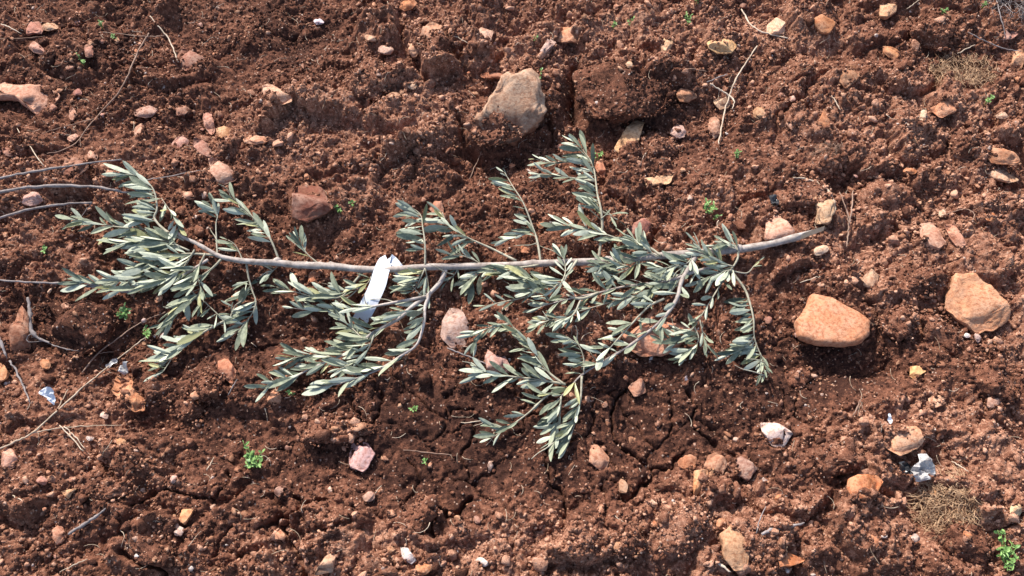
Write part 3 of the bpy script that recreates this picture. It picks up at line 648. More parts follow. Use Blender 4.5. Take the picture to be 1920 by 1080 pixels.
# ------------------------------------------------------------------ big clods of earth
def clod(poly, th, damp, label, sub=5, facets=5, soil=0.8, rough=0.14, sink=0.47, box=0.5, lean=0.0, off=0.0):
    if isinstance(poly, tuple): poly = oval(*poly)
    px = np.mean([p[0] for p in poly]); py = np.mean([p[1] for p in poly]); k = SC(px, py)
    wpx = max(p[0] for p in poly)-min(p[0] for p in poly)
    loc, V, f, size = lump(poly, th*wpx*k, int(px*13+py*7), sub, facets, rough, sink, box, soil, lean, off)
    so = random.random()*50
    d, r = worley3(V/0.012+so, 9)
    # darkness per clod, mottled by noise; dark clods carry painted face shade
    up = np.clip((V[:, 2]/(np.abs(V[:, 2]).max())), -1, 1)
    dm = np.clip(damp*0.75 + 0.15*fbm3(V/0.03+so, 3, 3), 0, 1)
    W = V+loc; u = W[V[:, 2] > -th*wpx*k*0.15]
    i_ = np.clip(np.searchsorted(XS, u[:, 0]), 0, len(XS)-1); j_ = np.clip(np.searchsorted(YS, u[:, 1]), 0, len(YS)-1)
    np.maximum.at(HT, (j_, i_), u[:, 2]); DT[j_, i_] = damp
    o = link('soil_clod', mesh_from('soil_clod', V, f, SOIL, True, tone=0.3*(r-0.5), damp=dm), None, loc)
    return tag(o, label, 'soil clod')
K = clod
K([(1078,140),(1110,110),(1200,105),(1250,130),(1258,180),(1235,215),(1180,232),(1110,228),(1085,190)], 0.42, 0.80, 'biggest dark clod of earth, right of the wide black crack', 6, 6, 0.5, 0.10, 0.40, 0.42, -0.14)
K([(878,228),(900,203),(930,190),(958,200),(972,222),(958,245),(968,262),(930,280),(898,286),(884,262)], 0.42, 0.35, 'crust of red earth stuck to the lower left of the big rock', 5, 4, 0.9, 0.12, 0.25, lean=-0.1)
K([(75,580),(110,560),(190,568),(220,590),(208,628),(165,660),(120,657),(82,620)], 0.42, 1.0, 'dark squarish clod in front of the left leaf clump', 6, 6, 0.4, 0.07, 0.28, 0.36, off=0.004)
K([(1610,370),(1640,335),(1690,330),(1735,350),(1725,380),(1680,398),(1630,395)], 0.45, 0.10, 'bright orange crumbly clod right of the stem\'s cut end', 5, 4, 0.9)
K([(1500,290),(1530,268),(1575,270),(1592,295),(1575,325),(1530,330),(1500,315)], 0.5, 0.30, 'fuzzy grey brown clod above the curved bark strip', 5, 4, 0.9)
K([(1665,520),(1700,500),(1760,505),(1785,525),(1750,548),(1690,550)], 0.35, 0.45, 'flat topped clod left of the blocky orange stone', 5, 5, 0.6)
K([(1728,600),(1760,580),(1810,600),(1825,640),(1790,665),(1745,655)], 0.45, 0.50, 'large crumbly clod in front of the blocky orange stone', 5, 5, 0.6)
K([(1650,570),(1680,560),(1712,580),(1708,625),(1680,635),(1655,610)], 0.6, 0.30, 'upright knobbly clod midway between the two largest stones', 5, 4, 0.8)
K([(1755,1000),(1790,985),(1850,985),(1880,1010),(1870,1045),(1815,1062),(1765,1040)], 0.45, 0.60, 'dark clod with an orange pebble in it at bottom right', 5, 6, 0.5)
K([(1200,262),(1225,240),(1262,255),(1270,285),(1235,305),(1195,290)], 0.45, 0.30, 'soil clump wrapped round the yellow wedge stone', 5, 3, 0.9)
K([(650,140),(690,112),(725,135),(735,160),(700,178),(660,165)], 0.42, 0.25, 'loose lump of soil on the upper bare slope', 5, 3, 0.9)
K([(790,75),(830,68),(850,90),(825,110),(790,102)], 0.5, 0.35, 'soil lump under the lumpy tan stone', 5, 3, 0.8)
K([(258,722),(285,712),(312,722),(305,745),(275,748)], 0.5, 0.35, 'small clod right of the porous orange stone', 5, 3, 0.8)
K([(360,705),(385,695),(410,712),(405,740),(375,750),(358,730)], 0.6, 0.40, 'knobbly clod below the left leaves, upper of two touching', 5, 4, 0.8)
K([(330,750),(355,740),(378,752),(372,782),(345,788),(328,772)], 0.55, 0.50, 'smooth brown clod, lower of two touching', 5, 4, 0.5)
K([(545,790),(600,770),(700,795),(690,812),(640,828),(570,830)], 0.16, 0.30, 'long flat slab of crusted soil left of the crystalline stone', 5, 3, 0.8, 0.08, 0.5)
K([(745,960),(790,930),(818,935),(808,975),(780,1003),(752,995)], 0.4, 0.40, 'angular clod near the bottom middle', 5, 5, 0.6)
K([(1520,850),(1560,820),(1620,835),(1645,870),(1600,885),(1545,885)], 0.40, 0.40, 'broad clod above the rounded bright orange stone', 5, 4, 0.8)
K([(1810,705),(1850,685),(1900,705),(1890,745),(1840,750)], 0.40, 0.50, 'clod beside the round bright orange pebble', 5, 4, 0.7)
K([(150,905),(190,895),(240,905),(236,925),(200,935),(160,930)], 0.35, 0.35, 'low clod above the grey brown stick', 5, 4, 0.7)
K([(240,1000),(290,985),(320,1020),(310,1060),(265,1055),(235,1030)], 0.42, 0.55, 'rounded clod at the bottom edge beside a deep crack', 5, 4, 0.5)
K([(1235,985),(1265,955),(1330,935),(1325,985),(1285,1030),(1240,1035)], 0.30, 0.02, 'sunlit slanting slab of orange crumbly soil', 5, 4, 0.9, 0.08, 0.5)
K([(640,1050),(690,1035),(740,1050),(735,1090),(650,1090)], 0.4, 0.15, 'dry clod cut by the bottom edge', 5, 4, 0.9)
K([(1425,90),(1465,75),(1490,95),(1475,125),(1435,125)], 0.5, 0.35, 'clod below the pale orange block stone', 5, 4, 0.8)
K([(1705,40),(1745,20),(1790,35),(1795,70),(1755,90),(1715,75)], 0.45, 0.40, 'clod in the top right beside the twigs', 5, 4, 0.7)
K([(1470,700),(1500,690),(1520,710),(1500,730),(1475,722)], 0.4, 0.60, 'dark little clod below the largest stone', 4, 4, 0.6)
K([(1780,250),(1830,240),(1850,265),(1830,290),(1790,285)], 0.4, 0.30, 'clod left of the two touching stones at the right edge', 5, 4, 0.8)
K([(610,440),(650,425),(690,440),(680,470),(630,475)], 0.3, 0.45, 'low clod behind the middle of the stem', 5, 3, 0.8)
K([(1455,350),(1500,335),(1540,343),(1560,375),(1535,408),(1485,398)], 0.55, 0.12, 'crumbly clod under the curved bark strip', 5, 3, 0.9)
K([(1130,1000),(1180,985),(1210,1010),(1190,1035),(1140,1035)], 0.35, 0.30, 'clod at the bottom edge right of the middle', 5, 3, 0.8)

CM = HT > H+1e-6
for _ in range(3):
    for dj, di in ((0, 1), (1, 0), (0, -1), (-1, 0)):
        h2 = np.roll(HT, (dj, di), (0, 1)); c2 = np.roll(CM, (dj, di), (0, 1)); n2 = c2 & ~CM
        HT[n2] = h2[n2]; DT[n2] = np.roll(DT, (dj, di), (0, 1))[n2]; CM = CM | n2
ROUGH[CM] = np.clip(1.1-1.05*DT[CM], 0.04, 1)
dens_s = lambda x, y: np.clip(0.10+0.95*samp(ROUGH, x, y)*(0.75+0.9*vnoise(x/0.13, y/0.13, 44)), 0.06, 1)*(samp(CR, x, y) < 0.45)
dens_m = lambda x, y: np.clip(samp(ROUGH, x, y)*(0.6+1.4*vnoise(x/0.2, y/0.2, 45)), 0.05, 1)*(samp(CR, x, y) < 0.3)
parts = [soil_bits(390000, 0.0015, 0.0062, 1.8, 1, dens_s), soil_bits(8000, 0.0050, 0.015, 2.6, 2, dens_m)]
rim = []                                             # crumbs banked against the stones
for loc_, q_ in RIMS:
    if not len(q_): continue
    m_ = int(min(90, 8+np.abs(q_).max()*2600)); pick = q_[RNG.integers(0, len(q_), m_)]*RNG.uniform(0.93, 1.14, (m_, 1)); low = RNG.uniform(0, 1, m_) < 0.9
    rim.append((pick+loc_[:2])[low])
rim = np.concatenate(rim); rz = samp(HT, rim[:, 0], rim[:, 1]); n_ = len(rim)
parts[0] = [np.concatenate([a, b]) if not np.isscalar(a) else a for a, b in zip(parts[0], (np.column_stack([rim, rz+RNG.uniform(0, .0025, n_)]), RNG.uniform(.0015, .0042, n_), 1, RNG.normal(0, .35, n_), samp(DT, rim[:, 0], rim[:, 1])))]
for k, (P, sz, s, tn, dm) in enumerate(parts):
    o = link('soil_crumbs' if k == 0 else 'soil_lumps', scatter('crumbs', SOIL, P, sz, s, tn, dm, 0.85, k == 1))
    tag(o, ['fine loose crumbs of red soil strewn over the whole ground', 'thumbnail sized lumps of red soil lying among the finer crumbs'][k], ['soil crumbs', 'soil lumps'][k], kind='stuff')
def gravel_material():
    m, n, l, b = mat('gravel', 0.85); tone = attr(n, 'tone').outputs['Fac']
    geo = n.new('ShaderNodeNewGeometry').outputs['Position']; f = noise(n, l, 250, 4, 0.7, geo)
    col = ramp(n, l, tone, [(0.0, (0.20, 0.08, 0.045)), (0.35, (0.36, 0.17, 0.095)), (0.6, (0.50, 0.28, 0.17)), (0.8, (0.56, 0.36, 0.27)), (1.0, (0.72, 0.64, 0.58))])
    l.new(mixc(n, l, ramp(n, l, f, [(0.4, (.75, .75, .75)), (0.6, (0, 0, 0))]), col, (0.19, 0.075, 0.04)), b.inputs['Base Color']); bump(n, l, f, b, 0.002, 0.6); return m
GRAVEL = gravel_material()
x, y = spots(61000, lambda x, y: np.clip(0.5+0.9*vnoise(x/0.25, y/0.25, 46), 0.15, 1))
sz = 0.0011*(1-RNG.uniform(0, 1, len(x))*(1-(0.0011/0.0078)**1.8))**(-1/1.8)
o = link('gravel', scatter('gravel', GRAVEL, np.stack([x, y, samp(HT, x, y)], 1), sz, 2, np.clip(RNG.normal(0.42, 0.27, len(x)), 0, 1), np.zeros(len(x)), 0.7, False, 0.35))
tag(o, 'tan and pale grit scattered through the red soil', 'gravel', kind='stuff')

# ------------------------------------------------------------------ tubes and leaves
def smooth_path(P, n=6):
    P = [np.array(p, float) for p in P]; Q = [2*P[0]-P[1]]+P+[2*P[-1]-P[-2]]; out = []
    for i in range(1, len(Q)-2):
        for k in range(n):
            t = k/n; a, b, c, d = Q[i-1:i+3]
            out.append(0.5*((2*b)+(-a+c)*t+(2*a-5*b+4*c-d)*t*t+(-a+3*b-3*c+d)*t**3))
    out.append(P[-1]); return np.array(out)
def tube(P, rad, sides=8, seed=0, bumpy=0.08, cap=True):
    P = np.asarray(P); n = len(P); rad = np.interp(np.linspace(0, 1, n), np.linspace(0, 1, len(rad)), rad)
    r = np.random.default_rng(seed)
    T = np.gradient(P, axis=0); T /= np.linalg.norm(T, axis=1)[:, None]+1e-12
    V = []; F = []; N = None
    for i in range(n):
        if N is None:
            N = np.cross(T[i], (0, 0, 1.0))
            if np.linalg.norm(N) < 1e-3: N = np.cross(T[i], (1.0, 0, 0))
        N = N-T[i]*(N@T[i]); N /= np.linalg.norm(N); B = np.cross(T[i], N)
        bb = 1+bumpy*r.normal()
        for k in range(sides):
            a = 6.28318*k/sides; V.append(P[i]+(N*math.cos(a)+B*math.sin(a))*rad[i]*bb*(1+bumpy*0.5*r.normal()))
    for i in range(n-1):
        for k in range(sides):
            F.append((i*sides+k, i*sides+(k+1) % sides, (i+1)*sides+(k+1) % sides, (i+1)*sides+k))
    if cap:
        F.append(tuple(range(sides-1, -1, -1))); F.append(tuple((n-1)*sides+k for k in range(sides)))
    return np.array(V), F
LT = np.array([0, .08, .2, .38, .58, .78, .92, 1.0])
LW = np.array([.06, .15, .42, .80, 1.0, .88, .52, .07])
class Leaves:
    def __init__(s): s.V = []; s.F = []; s.M = []; s.T = []
    def add(s, base, d, nrm, L, Wd, droop, rnd, tone, slot=0):
        d = d/np.linalg.norm(d); nrm = nrm-d*(nrm@d); nrm /= np.linalg.norm(nrm); sd = np.cross(d, nrm)
        fold = rnd.uniform(0.0, 0.6); sw = rnd.uniform(-.12, .12); tw = rnd.uniform(-.5, .5); th = 0.00030
        o = len(s.V)
        for lay in (0, 1):
            for t, wv in zip(LT, LW):
                a = tw*t; n2 = nrm*math.cos(a)+sd*math.sin(a); s2 = sd*math.cos(a)-nrm*math.sin(a)
                c = base+d*(L*t)-nrm*(droop*L*t*t)+sd*(sw*L*t*t) - n2*th*lay
                hw = Wd/2*wv
                s.V += [c-s2*hw*math.cos(fold)+n2*hw*math.sin(fold), c, c+s2*hw*math.cos(fold)+n2*hw*math.sin(fold)]
        m = len(LT); s.T += [tone]*(6*m)
        for i in range(m-1):
            for j in (0, 1):
                a = o+3*i+j; s.F.append((a, a+3, a+4, a+1)); s.M.append(slot)
                b = a+3*m; s.F.append((b, b+1, b+4, b+3)); s.M.append(1)
            a = o+3*i; b = a+3*m; s.F.append((a, b, b+3, a+3)); s.M.append(0)
            a += 2; b += 2; s.F.append((a, a+3, b+3, b)); s.M.append(0)
    def build(s, name, parent, loc, mats):
        return link(name, mesh_from(name, np.array(s.V)-loc, s.F, mats, False, tone=np.array(s.T), fmat=s.M), parent)
def path3(pts, z0, z1, n=6, arch=0.0):
    L = np.cumsum([0]+[math.dist(a, b) for a, b in zip(pts[:-1], pts[1:])]); L = L/L[-1]
    return smooth_path([at(p[0], p[1], (z0+(z1-z0)*t+arch*4*t*(1-t))/1000) for p, t in zip(pts, L)], n)
BL = at(960, 497, 0)
olive = empty('olive_branch', BL)
tag(olive, 'cut olive branch with grey green leaves lying on the red soil', 'branch')
stem_px = [(1549,430),(1535,434),(1500,443),(1440,458),(1385,467),(1300,475),(1220,481),(1140,489),(1060,492),(1000,495),(940,498),(860,500),(800,501),(740,505),(680,505),(620,499),(560,497),(520,493),(470,491),(415,482),(370,458),(336,441),(318,420)]
sr = [.0058,.0060,.0064,.0068,.0072,.0074,.0070,.0068,.0066,.0066,.0064,.0064,.0062,.0062,.0064,.0066,.0066,.0064,.0056,.0046,.0036,.0028,.0020]
P = path3(stem_px, 16, 22, 5)
rn_ = np.random.default_rng(4); P[3:] += np.cumsum(rn_.normal(size=(len(P)-3, 3))*0.00025, 0)*np.minimum(1, np.arange(len(P)-3)/20)[:, None]*0.3
V, F = tube(P, sr, 14, 3, 0.05)
out = P[0]-P[2]; out /= np.linalg.norm(out); dn = np.array([0, -0.75, 0.45]); nn = out*0.42+dn*0.95; nn /= np.linalg.norm(nn)
tipp = P[0]-dn/np.linalg.norm(dn)*0.0052
ov = np.maximum(0, (V-tipp)@nn); near = np.arange(len(V)) < 14*16; V = V-np.outer(np.where(near, ov, 0), nn); fm = [1 if all(ov[i] > 0 and near[i] for i in f) else 0 for f in F]
stem = link('stem', mesh_from('stem', V-BL, F, [BARK, CUTW], True, fmat=fm), olive)
for kx in ((1385,466),(1000,494),(520,490),(1140,488),(620,498)):      # knots where shoots leave
    c = at(*kx, 18)if False else at(kx[0], kx[1], 0.018); b_, f_ = ico(3)
    vv = b_*np.array([.008,.0078,.0078])*(1+0.18*fbm3(b_*2+kx[0], 3, 3)[:, None])+c-BL
    link('knot', mesh_from('knot', vv, f_, BARK, True), stem)
# shoot: points, z start, z end (mm), leaf pairs, leaf length px, pull (picture direction), pull weight, first leaf at, spread
W_ = (-1, 0.0)
SH = [
 ([(345,450),(310,432),(290,410),(294,394),(293,374),(287,354),(273,339),(253,329),(235,327)],20,42,13,50,(-1,-.05),.95,.22,.35),
 ([(318,436),(270,430),(225,426),(180,419),(140,411)],24,26,9,48,(-1,0),.35,.12,.55),
 ([(345,450),(335,425),(322,400),(303,372)],20,34,4,46,(.35,.9),.75,.3,.4),
 ([(402,478),(350,476),(315,485),(290,498),(262,508),(240,520)],22,30,9,55,(-1,.12),.6,.2,.6),
 ([(390,487),(350,512),(300,532),(240,541),(180,535),(150,526)],20,18,12,52,(-1,.05),.6,.1,.6),
 ([(355,470),(320,455),(295,452),(270,462)],26,34,5,52,(-1,.35),.7,.2,.6),
 ([(415,486),(398,503),(357,538),(387,569),(420,600)],20,26,5,40,(-1,.5),.5,.25,.6),
 ([(420,602),(390,618),(360,637),(335,652),(322,672),(306,697)],24,14,10,50,(-1,.08),.85,.1,.4),
 ([(357,538),(345,565),(330,592),(310,612)],24,22,6,42,(-.8,.6),.5,.2,.5),
 ([(462,495),(466,520),(473,545),(480,570),(465,600),(445,622)],18,14,8,50,(-1,.15),.75,.25,.5),
 ([(408,482),(406,450),(405,420),(408,402),(398,388)],18,30,5,36,(-.9,-.45),.7,.65,.6),
 ([(524,490),(508,450),(490,425),(465,398),(432,369)],18,32,7,44,(-1,-.15),.7,.22,.5),
 ([(455,488),(448,472),(440,458),(428,450)],18,30,2,34,(-1,-.1),.5,.35,.5),
 ([(600,496),(580,480),(568,465),(560,448)],18,30,4,34,(-.7,-.6),.5,.3,.6),
 ([(680,510),(655,540),(640,556),(604,560),(560,549),(518,538)],14,16,11,48,(-1,-.22),.8,.25,.4),
 ([(520,500),(512,508),(497,526)],12,12,2,36,(-1,.1),.5,.3,.5),
 ([(798,556),(740,567),(690,576),(645,581),(600,583),(552,578)],24,16,5,46,(-.9,-.25),.5,.35,.5),
 ([(835,506),(826,528),(802,553),(770,577),(745,599),(704,621),(682,638),(664,654),(629,672),(582,691),(541,713),(500,722)],16,24,19,52,(-1,.05),.75,.30,.55),
 ([(805,552),(797,575),(795,605),(782,645),(755,665),(715,690),(680,705),(640,718),(595,727)],22,14,13,52,(-1,.1),.75,.12,.5),
 ([(682,638),(665,620),(650,606),(640,592)],24,28,4,44,(-1,-.1),.5,.2,.6),
 ([(797,502),(797,460),(793,428),(788,402),(768,387)],22,36,8,46,(-1,.25),.7,.2,.5),
 ([(797,503),(790,518),(782,535),(773,546)],28,22,6,50,(-1,-.22),.85,.1,.45),
 ([(797,503),(803,535),(800,560)],24,16,3,34,(-.6,.8),.5,.2,.5),
 ([(968,489),(920,465),(880,447),(842,423),(829,398)],20,34,8,48,(-1,.35),.6,.42,.6),
 ([(1010,497),(960,503),(920,501),(893,517),(884,535)],24,14,10,44,(-.9,.55),.6,.15,.6),
 ([(1082,488),(1064,515),(1053,531),(1033,538),(1005,530),(975,518),(935,510)],28,18,12,50,(-1,-.08),.7,.25,.5),
 ([(1053,531),(1060,510),(1058,488),(1050,478)],28,34,4,34,(-.3,-1),.4,.2,.6),
 ([(1014,493),(1008,455),(1000,429),(982,382),(962,350),(946,323)],16,36,7,38,(-1,.15),.6,.3,.5),
 ([(1000,430),(975,443),(940,452)],22,22,3,36,(-1,.2),.5,.3,.5),
 ([(1122,488),(1129,431),(1127,395),(1120,364),(1115,324),(1109,304),(1098,288),(1082,268)],16,40,15,46,(-1,-.05),.75,.2,.45),
 ([(1112,315),(1075,304),(1040,305),(1005,299)],34,34,4,34,(-1,-.1),.3,.2,.5),
 ([(1115,340),(1065,332),(1012,326)],32,28,4,34,(-1,.1),.3,.2,.5),
 ([(1127,410),(1140,402),(1158,412)],26,18,2,32,(1,.5),.4,.2,.5),
 ([(1240,480),(1215,463),(1180,455),(1140,441),(1095,428),(1050,424)],20,28,12,48,(-1,-.05),.6,.15,.5),
 ([(1235,481),(1215,470),(1198,462),(1190,448)],24,36,7,40,(-.5,-.3),.3,.1,1.0),
 ([(1205,482),(1188,498),(1165,510),(1150,520)],24,20,7,44,(-1,.1),.5,.1,.8),
 ([(1340,500),(1300,510),(1262,524),(1220,531),(1167,538),(1122,549),(1084,557),(1044,566),(1000,580)],24,12,12,42,(-1,0),.5,.1,.8),
 ([(1262,524),(1225,545),(1190,556),(1144,567),(1084,584)],20,14,6,38,(-1,.1),.6,.1,.6),
 ([(1122,549),(1085,560),(1033,545),(978,559),(944,566),(912,573)],18,10,4,36,(-1,-.1),.6,.3,.8),
 ([(1090,560),(1075,590),(1055,598),(1030,600),(1005,612)],16,12,10,36,(-.9,.5),.5,.15,.8),
 ([(1384,466),(1383,485),(1370,507),(1346,542),(1322,581),(1302,613)],22,22,5,36,(-1,.2),.5,.35,.6),
 ([(1302,613),(1285,628),(1262,640),(1240,640)],22,20,8,44,(-1,-.2),.7,.1,.6),
 ([(1302,613),(1310,635),(1300,655),(1280,672)],20,14,9,38,(-1,.1),.7,.1,.6),
 ([(1312,600),(1318,625),(1322,650)],20,14,3,34,(-.2,1),.3,.4,.5),
 ([(1370,507),(1395,540),(1405,565),(1413,600),(1414,632),(1425,662),(1440,690)],22,10,12,44,(-1,.22),.85,.3,.4),
 ([(1413,632),(1400,650),(1375,662)],18,14,5,44,(-1,.3),.8,.1,.4),
 ([(1425,662),(1432,680),(1428,702)],16,10,4,34,(-.6,.8),.5,.1,.5),
 ([(1307,476),(1290,505),(1278,527),(1269,560),(1245,596),(1204,631),(1166,657),(1096,699),(1068,727),(1043,752)],24,20,9,46,(-1,-.1),.4,.25,.7),
 ([(1245,560),(1216,575),(1182,610),(1150,645),(1120,680)],26,24,5,46,(-1,-.15),.6,.15,.6),
 ([(1052,743),(1049,782),(1038,830)],20,10,9,44,(-1,.4),.6,.05,.5),
 ([(1091,705),(1088,754),(1077,796),(1064,838)],24,8,8,44,(-.9,.55),.7,.25,.4),
 ([(1041,735),(1024,743),(991,774),(952,802),(922,821)],20,12,7,42,(-1,.02),.7,.15,.45),
 ([(1060,722),(1027,696),(1004,660),(979,629),(950,602)],24,20,9,44,(-1,-.15),.75,.2,.45),
 ([(1060,720),(1010,712),(960,706),(925,701),(900,697)],22,18,11,46,(-1,.1),.5,.1,.6),
 ([(1095,698),(1094,670),(1083,645),(1062,632)],24,34,8,46,(-1,.12),.85,.15,.4),
 ([(955,606),(925,612),(903,622),(890,640)],20,12,5,38,(-.8,.6),.6,.15,.6),
 ([(1376,500),(1350,492),(1325,480),(1308,458)],26,36,7,42,(-.9,-.3),.5,.1,.8),
 ([(1372,506),(1345,512),(1318,525)],26,22,6,42,(-1,.25),.6,.1,.7),
 ([(1384,470),(1375,458),(1345,460)],28,34,4,40,(-1,-.2),.5,.1,.8),
 ([(1300,476),(1290,492),(1262,500),(1230,505)],24,24,8,40,(-1,.05),.5,.1,.8),
 ([(1280,512),(1250,528),(1225,545),(1210,560)],22,16,6,38,(-1,.4),.5,.1,.7),
 ([(1372,508),(1400,512),(1414,498),(1422,490)],22,14,1,20,(1,-.2),.2,.6,.5),
 ([(905,498),(890,488),(868,480),(850,478)],22,28,4,42,(-.9,-.5),.5,.1,.6),
 ([(860,500),(852,515),(838,528)],20,14,2,32,(-.5,.8),.4,.1,.6),
 ([(330,445),(300,455),(260,452),(225,462)],26,34,7,48,(-1,.05),.6,.15,.6),
 ([(365,468),(345,500),(320,520),(280,530)],26,24,8,48,(-1,.2),.6,.1,.7),
 ([(385,475),(370,510),(375,545),(350,575)],22,26,6,46,(-.9,.5),.5,.2,.7),
 ([(430,600),(440,575),(455,560)],20,24,3,40,(-1,.2),.5,.2,.6),
 ([(300,470),(285,500),(262,520),(215,528)],22,30,7,46,(-1,-.05),.7,.15,.5),
 ([(704,621),(690,655),(665,680),(640,690)],22,20,7,44,(-1,.15),.6,.15,.6),
 ([(629,672),(600,665),(570,668),(545,672)],22,24,6,42,(-1,-.1),.6,.1,.5),
 ([(1030,562),(1010,545),(985,548)],20,24,5,38,(-1,.1),.5,.1,.7),
 ([(1180,500),(1150,492),(1120,500)],24,30,5,40,(-1,.2),.5,.1,.7),
 ([(1440,690),(1436,700),(1430,706)],10,8,2,26,(-.6,.8),.4,.1,.5),
 ([(700,508),(690,530),(668,545)],16,16,3,44,(-1,-.2),.6,.3,.6),
]
for k, (pts, z0, z1, pairs, LL, pull, pw, first, spread) in enumerate(SH):
    rnd = random.Random(900+k); P = path3(pts, z0, z1, 5); n = len(P)
    length = sum(math.dist(a, b) for a, b in zip(pts[:-1], pts[1:]))
    r0 = min(.0034, 0.0010+length*0.0000085) if k not in (17, 47) else .0048
    V, F = tube(P, [r0, r0*0.75, r0*0.5, .0006], 7, k, 0.05)
    base = P[0]
    sh = link('side_shoot', mesh_from('side_shoot', V-BL, F, BARK if r0 > .003 else SHOOT, True, tone=rnd.uniform(-.1, .25)), olive)
    LV = Leaves(); mmpx = SC(*pts[len(pts)//2])
    pv = RIGHT*pull[0] + np.array([0, -pull[1]/cp, 0]); pv /= np.linalg.norm(pv)
    T = np.gradient(P, axis=0); T /= np.linalg.norm(T, axis=1)[:, None]
    pairs = int(round(pairs*1.55)) if pairs > 3 else pairs
    for i in range(pairs+1):
        t = first+(1-first)*i/pairs; fi = t*(n-1); a = min(int(fi), n-2); p = P[a]*(1-(fi-a))+P[a+1]*(fi-a); tg = T[a]
        side = np.cross(tg, (0, 0, 1.0)); side /= np.linalg.norm(side)+1e-9
        last = i == pairs
        for s in ((-1, 1) if not last else (0,)):
            if rnd.random() < 0.08: continue
            a2 = rnd.gauss(0, .45) if s else 0
            lat = side*s*math.cos(a2*1.2+(math.pi/2 if i % 2 and rnd.random() < .5 else 0)) + np.array([0, 0, 1.0])*(abs(math.sin(a2))*0.9+rnd.uniform(-.1, .3))
            d = tg*(1-pw)*0.9 + pv*pw*1.1 + lat*spread*rnd.uniform(.6, 1.25) + np.array([rnd.gauss(0, .22), rnd.gauss(0, .22), rnd.gauss(.02, .20)])
            if last: d = tg*0.8+pv*pw
            d /= np.linalg.norm(d)
            if d[2] < -0.35: d[2] = -0.35
            size = rnd.uniform(.54, 1.14)*(0.72 if t > .93 else 1.0)
            L = LL*mmpx*size; wd = L*rnd.uniform(.17, .26)
            nz = np.array([rnd.gauss(0, .55), rnd.gauss(-.1, .55), 1.0]); flip = rnd.random() < 0.42
            dr = rnd.uniform(-.06, .20)
            if flip: nz = -nz; dr = -dr
            # leaf ends stay above the soil
            tip = p+d*L; gz = float(samp(HB, tip[0], tip[1]))+0.006
            if tip[2]-abs(dr)*L < gz: d = d*L+np.array([0, 0, gz+abs(dr)*L*.6-tip[2]]); d /= np.linalg.norm(d)
            q = np.clip(rnd.gauss(.05, .33)+(0.32 if rnd.random() < .14 else 0), -.55, .7)
            LV.add(p+d*0.001, d, nz, L, wd, dr, rnd, q, 2 if rnd.random() < .10 else 0)
    LV.build('leaves', sh, BL, [LTOP, LBOT, LYEL])

for k in range(46):                                  # thin bare twiglets among the leaves
    rnd = random.Random(400+k); pts = SH[rnd.randrange(len(SH))][0]; a = pts[rnd.randrange(1, len(pts))]
    an = rnd.uniform(2.2, 4.6); L = rnd.uniform(24, 62); q = [a]
    for i in range(3): an += rnd.uniform(-.5, .5); q.append((q[-1][0]+math.cos(an)*L/3, q[-1][1]+math.sin(an)*L/3*.7))
    P = path3(q, 20, rnd.uniform(12, 34), 4); V, F = tube(P, [.0012, .0009, .0005], 6, k, .08)
    link('twiglet', mesh_from('twiglet', V-BL, F, SHOOT, True, tone=rnd.uniform(-.2, .3)), olive)

# paper strip wound over the stem
def ribbon(C3, wid, side, th=0.0006):
    n = len(C3); V = []; F = []
    T = np.gradient(C3, axis=0); T /= np.linalg.norm(T, axis=1)[:, None]
    J = 5
    for lay in (0, 1):
        for i in range(n):
            sd = side-T[i]*(side@T[i]); sd /= np.linalg.norm(sd); nn = np.cross(sd, T[i])
            for j in range(J):
                u = j/(J-1)-.5
                V.append(C3[i]+sd*wid[i]*u+nn*(-lay*th)+nn*(0.0010*math.sin(i*0.45)+0.0022*abs(u+.12)))
    for i in range(n-1):
        for j in range(J-1):
            a = i*J+j; F.append((a, a+J, a+J+1, a+1)); b = a+n*J; F.append((b, b+1, b+J+1, b+J))
        a = i*J; b = a+n*J; F.append((a, b, b+J, a+J)); a += J-1; b += J-1; F.append((a, a+J, b+J, b))
    for i in (0, n-1):
        for j in range(J-1):
            a = i*J+j; b = a+n*J; F.append((a, a+1, b+1, b) if i == 0 else (a, b, b+1, a+1))
    return np.array(V), F
pp = [at(755,512,.014), at(742,499,.020), at(726,487,.024), at(716,506,.028), at(709,530,.026), at(700,552,.021), at(690,573,.017), at(681,590,.013), at(672,604,.010)]
P = smooth_path(pp, 4); side = np.array([1.0, -0.30, 0.0]); k_ = SC(700, 540)
wd = np.interp(np.linspace(0, 1, len(P)), [0, .2, .35, .5, .8, 1], [20, 24, 28, 30, 30, 28])*k_
V, F = ribbon(P, wd, side); b0 = P[len(P)//2]
t_ = link('paper_strip', mesh_from('paper_strip', V-b0, F, PAPER, False), None, b0)
tag(t_, 'long blank white paper strip looped over the olive stem', 'paper tag')

# ------------------------------------------------------------------ dry twigs and straws
def twig(name, label, cat, m, lines, rads, z=(6, 6), group=None, seed=0, sides=8, bumpy=.13, tone=0.0, subname='side_twig'):
    base = at(lines[0][0][0], lines[0][0][1], .002); root = None
    for i, pts in enumerate(lines):
        r = rads[i] if isinstance(rads[0], (list, tuple)) else rads
        z0, z1 = z[:2] if i == 0 or len(z) < 4 else z[2:4]
        P = path3(pts, z0, z1, 5); rn = np.random.default_rng(seed+i)
        P[1:-1] += rn.normal(size=(len(P)-2, 3))*0.0006
        V, F = tube(P, [q/1000*0.75 for q in r], sides, seed+i, bumpy)
        me = mesh_from(name if i == 0 else subname, V-base, F, m, True, tone=tone)
        if i == 0: root = link(name, me, None, base)
        else: link(subname, me, root)
    return tag(root, label, cat, group)
twig('bare_twig', 'bare grey twig at the left edge, uppermost of the four', 'twig', GREYW, [[(-60,345),(0,334),(60,322),(150,308),(228,299)]], [3.2,3,2.6,2.0], (16,10), seed=1)
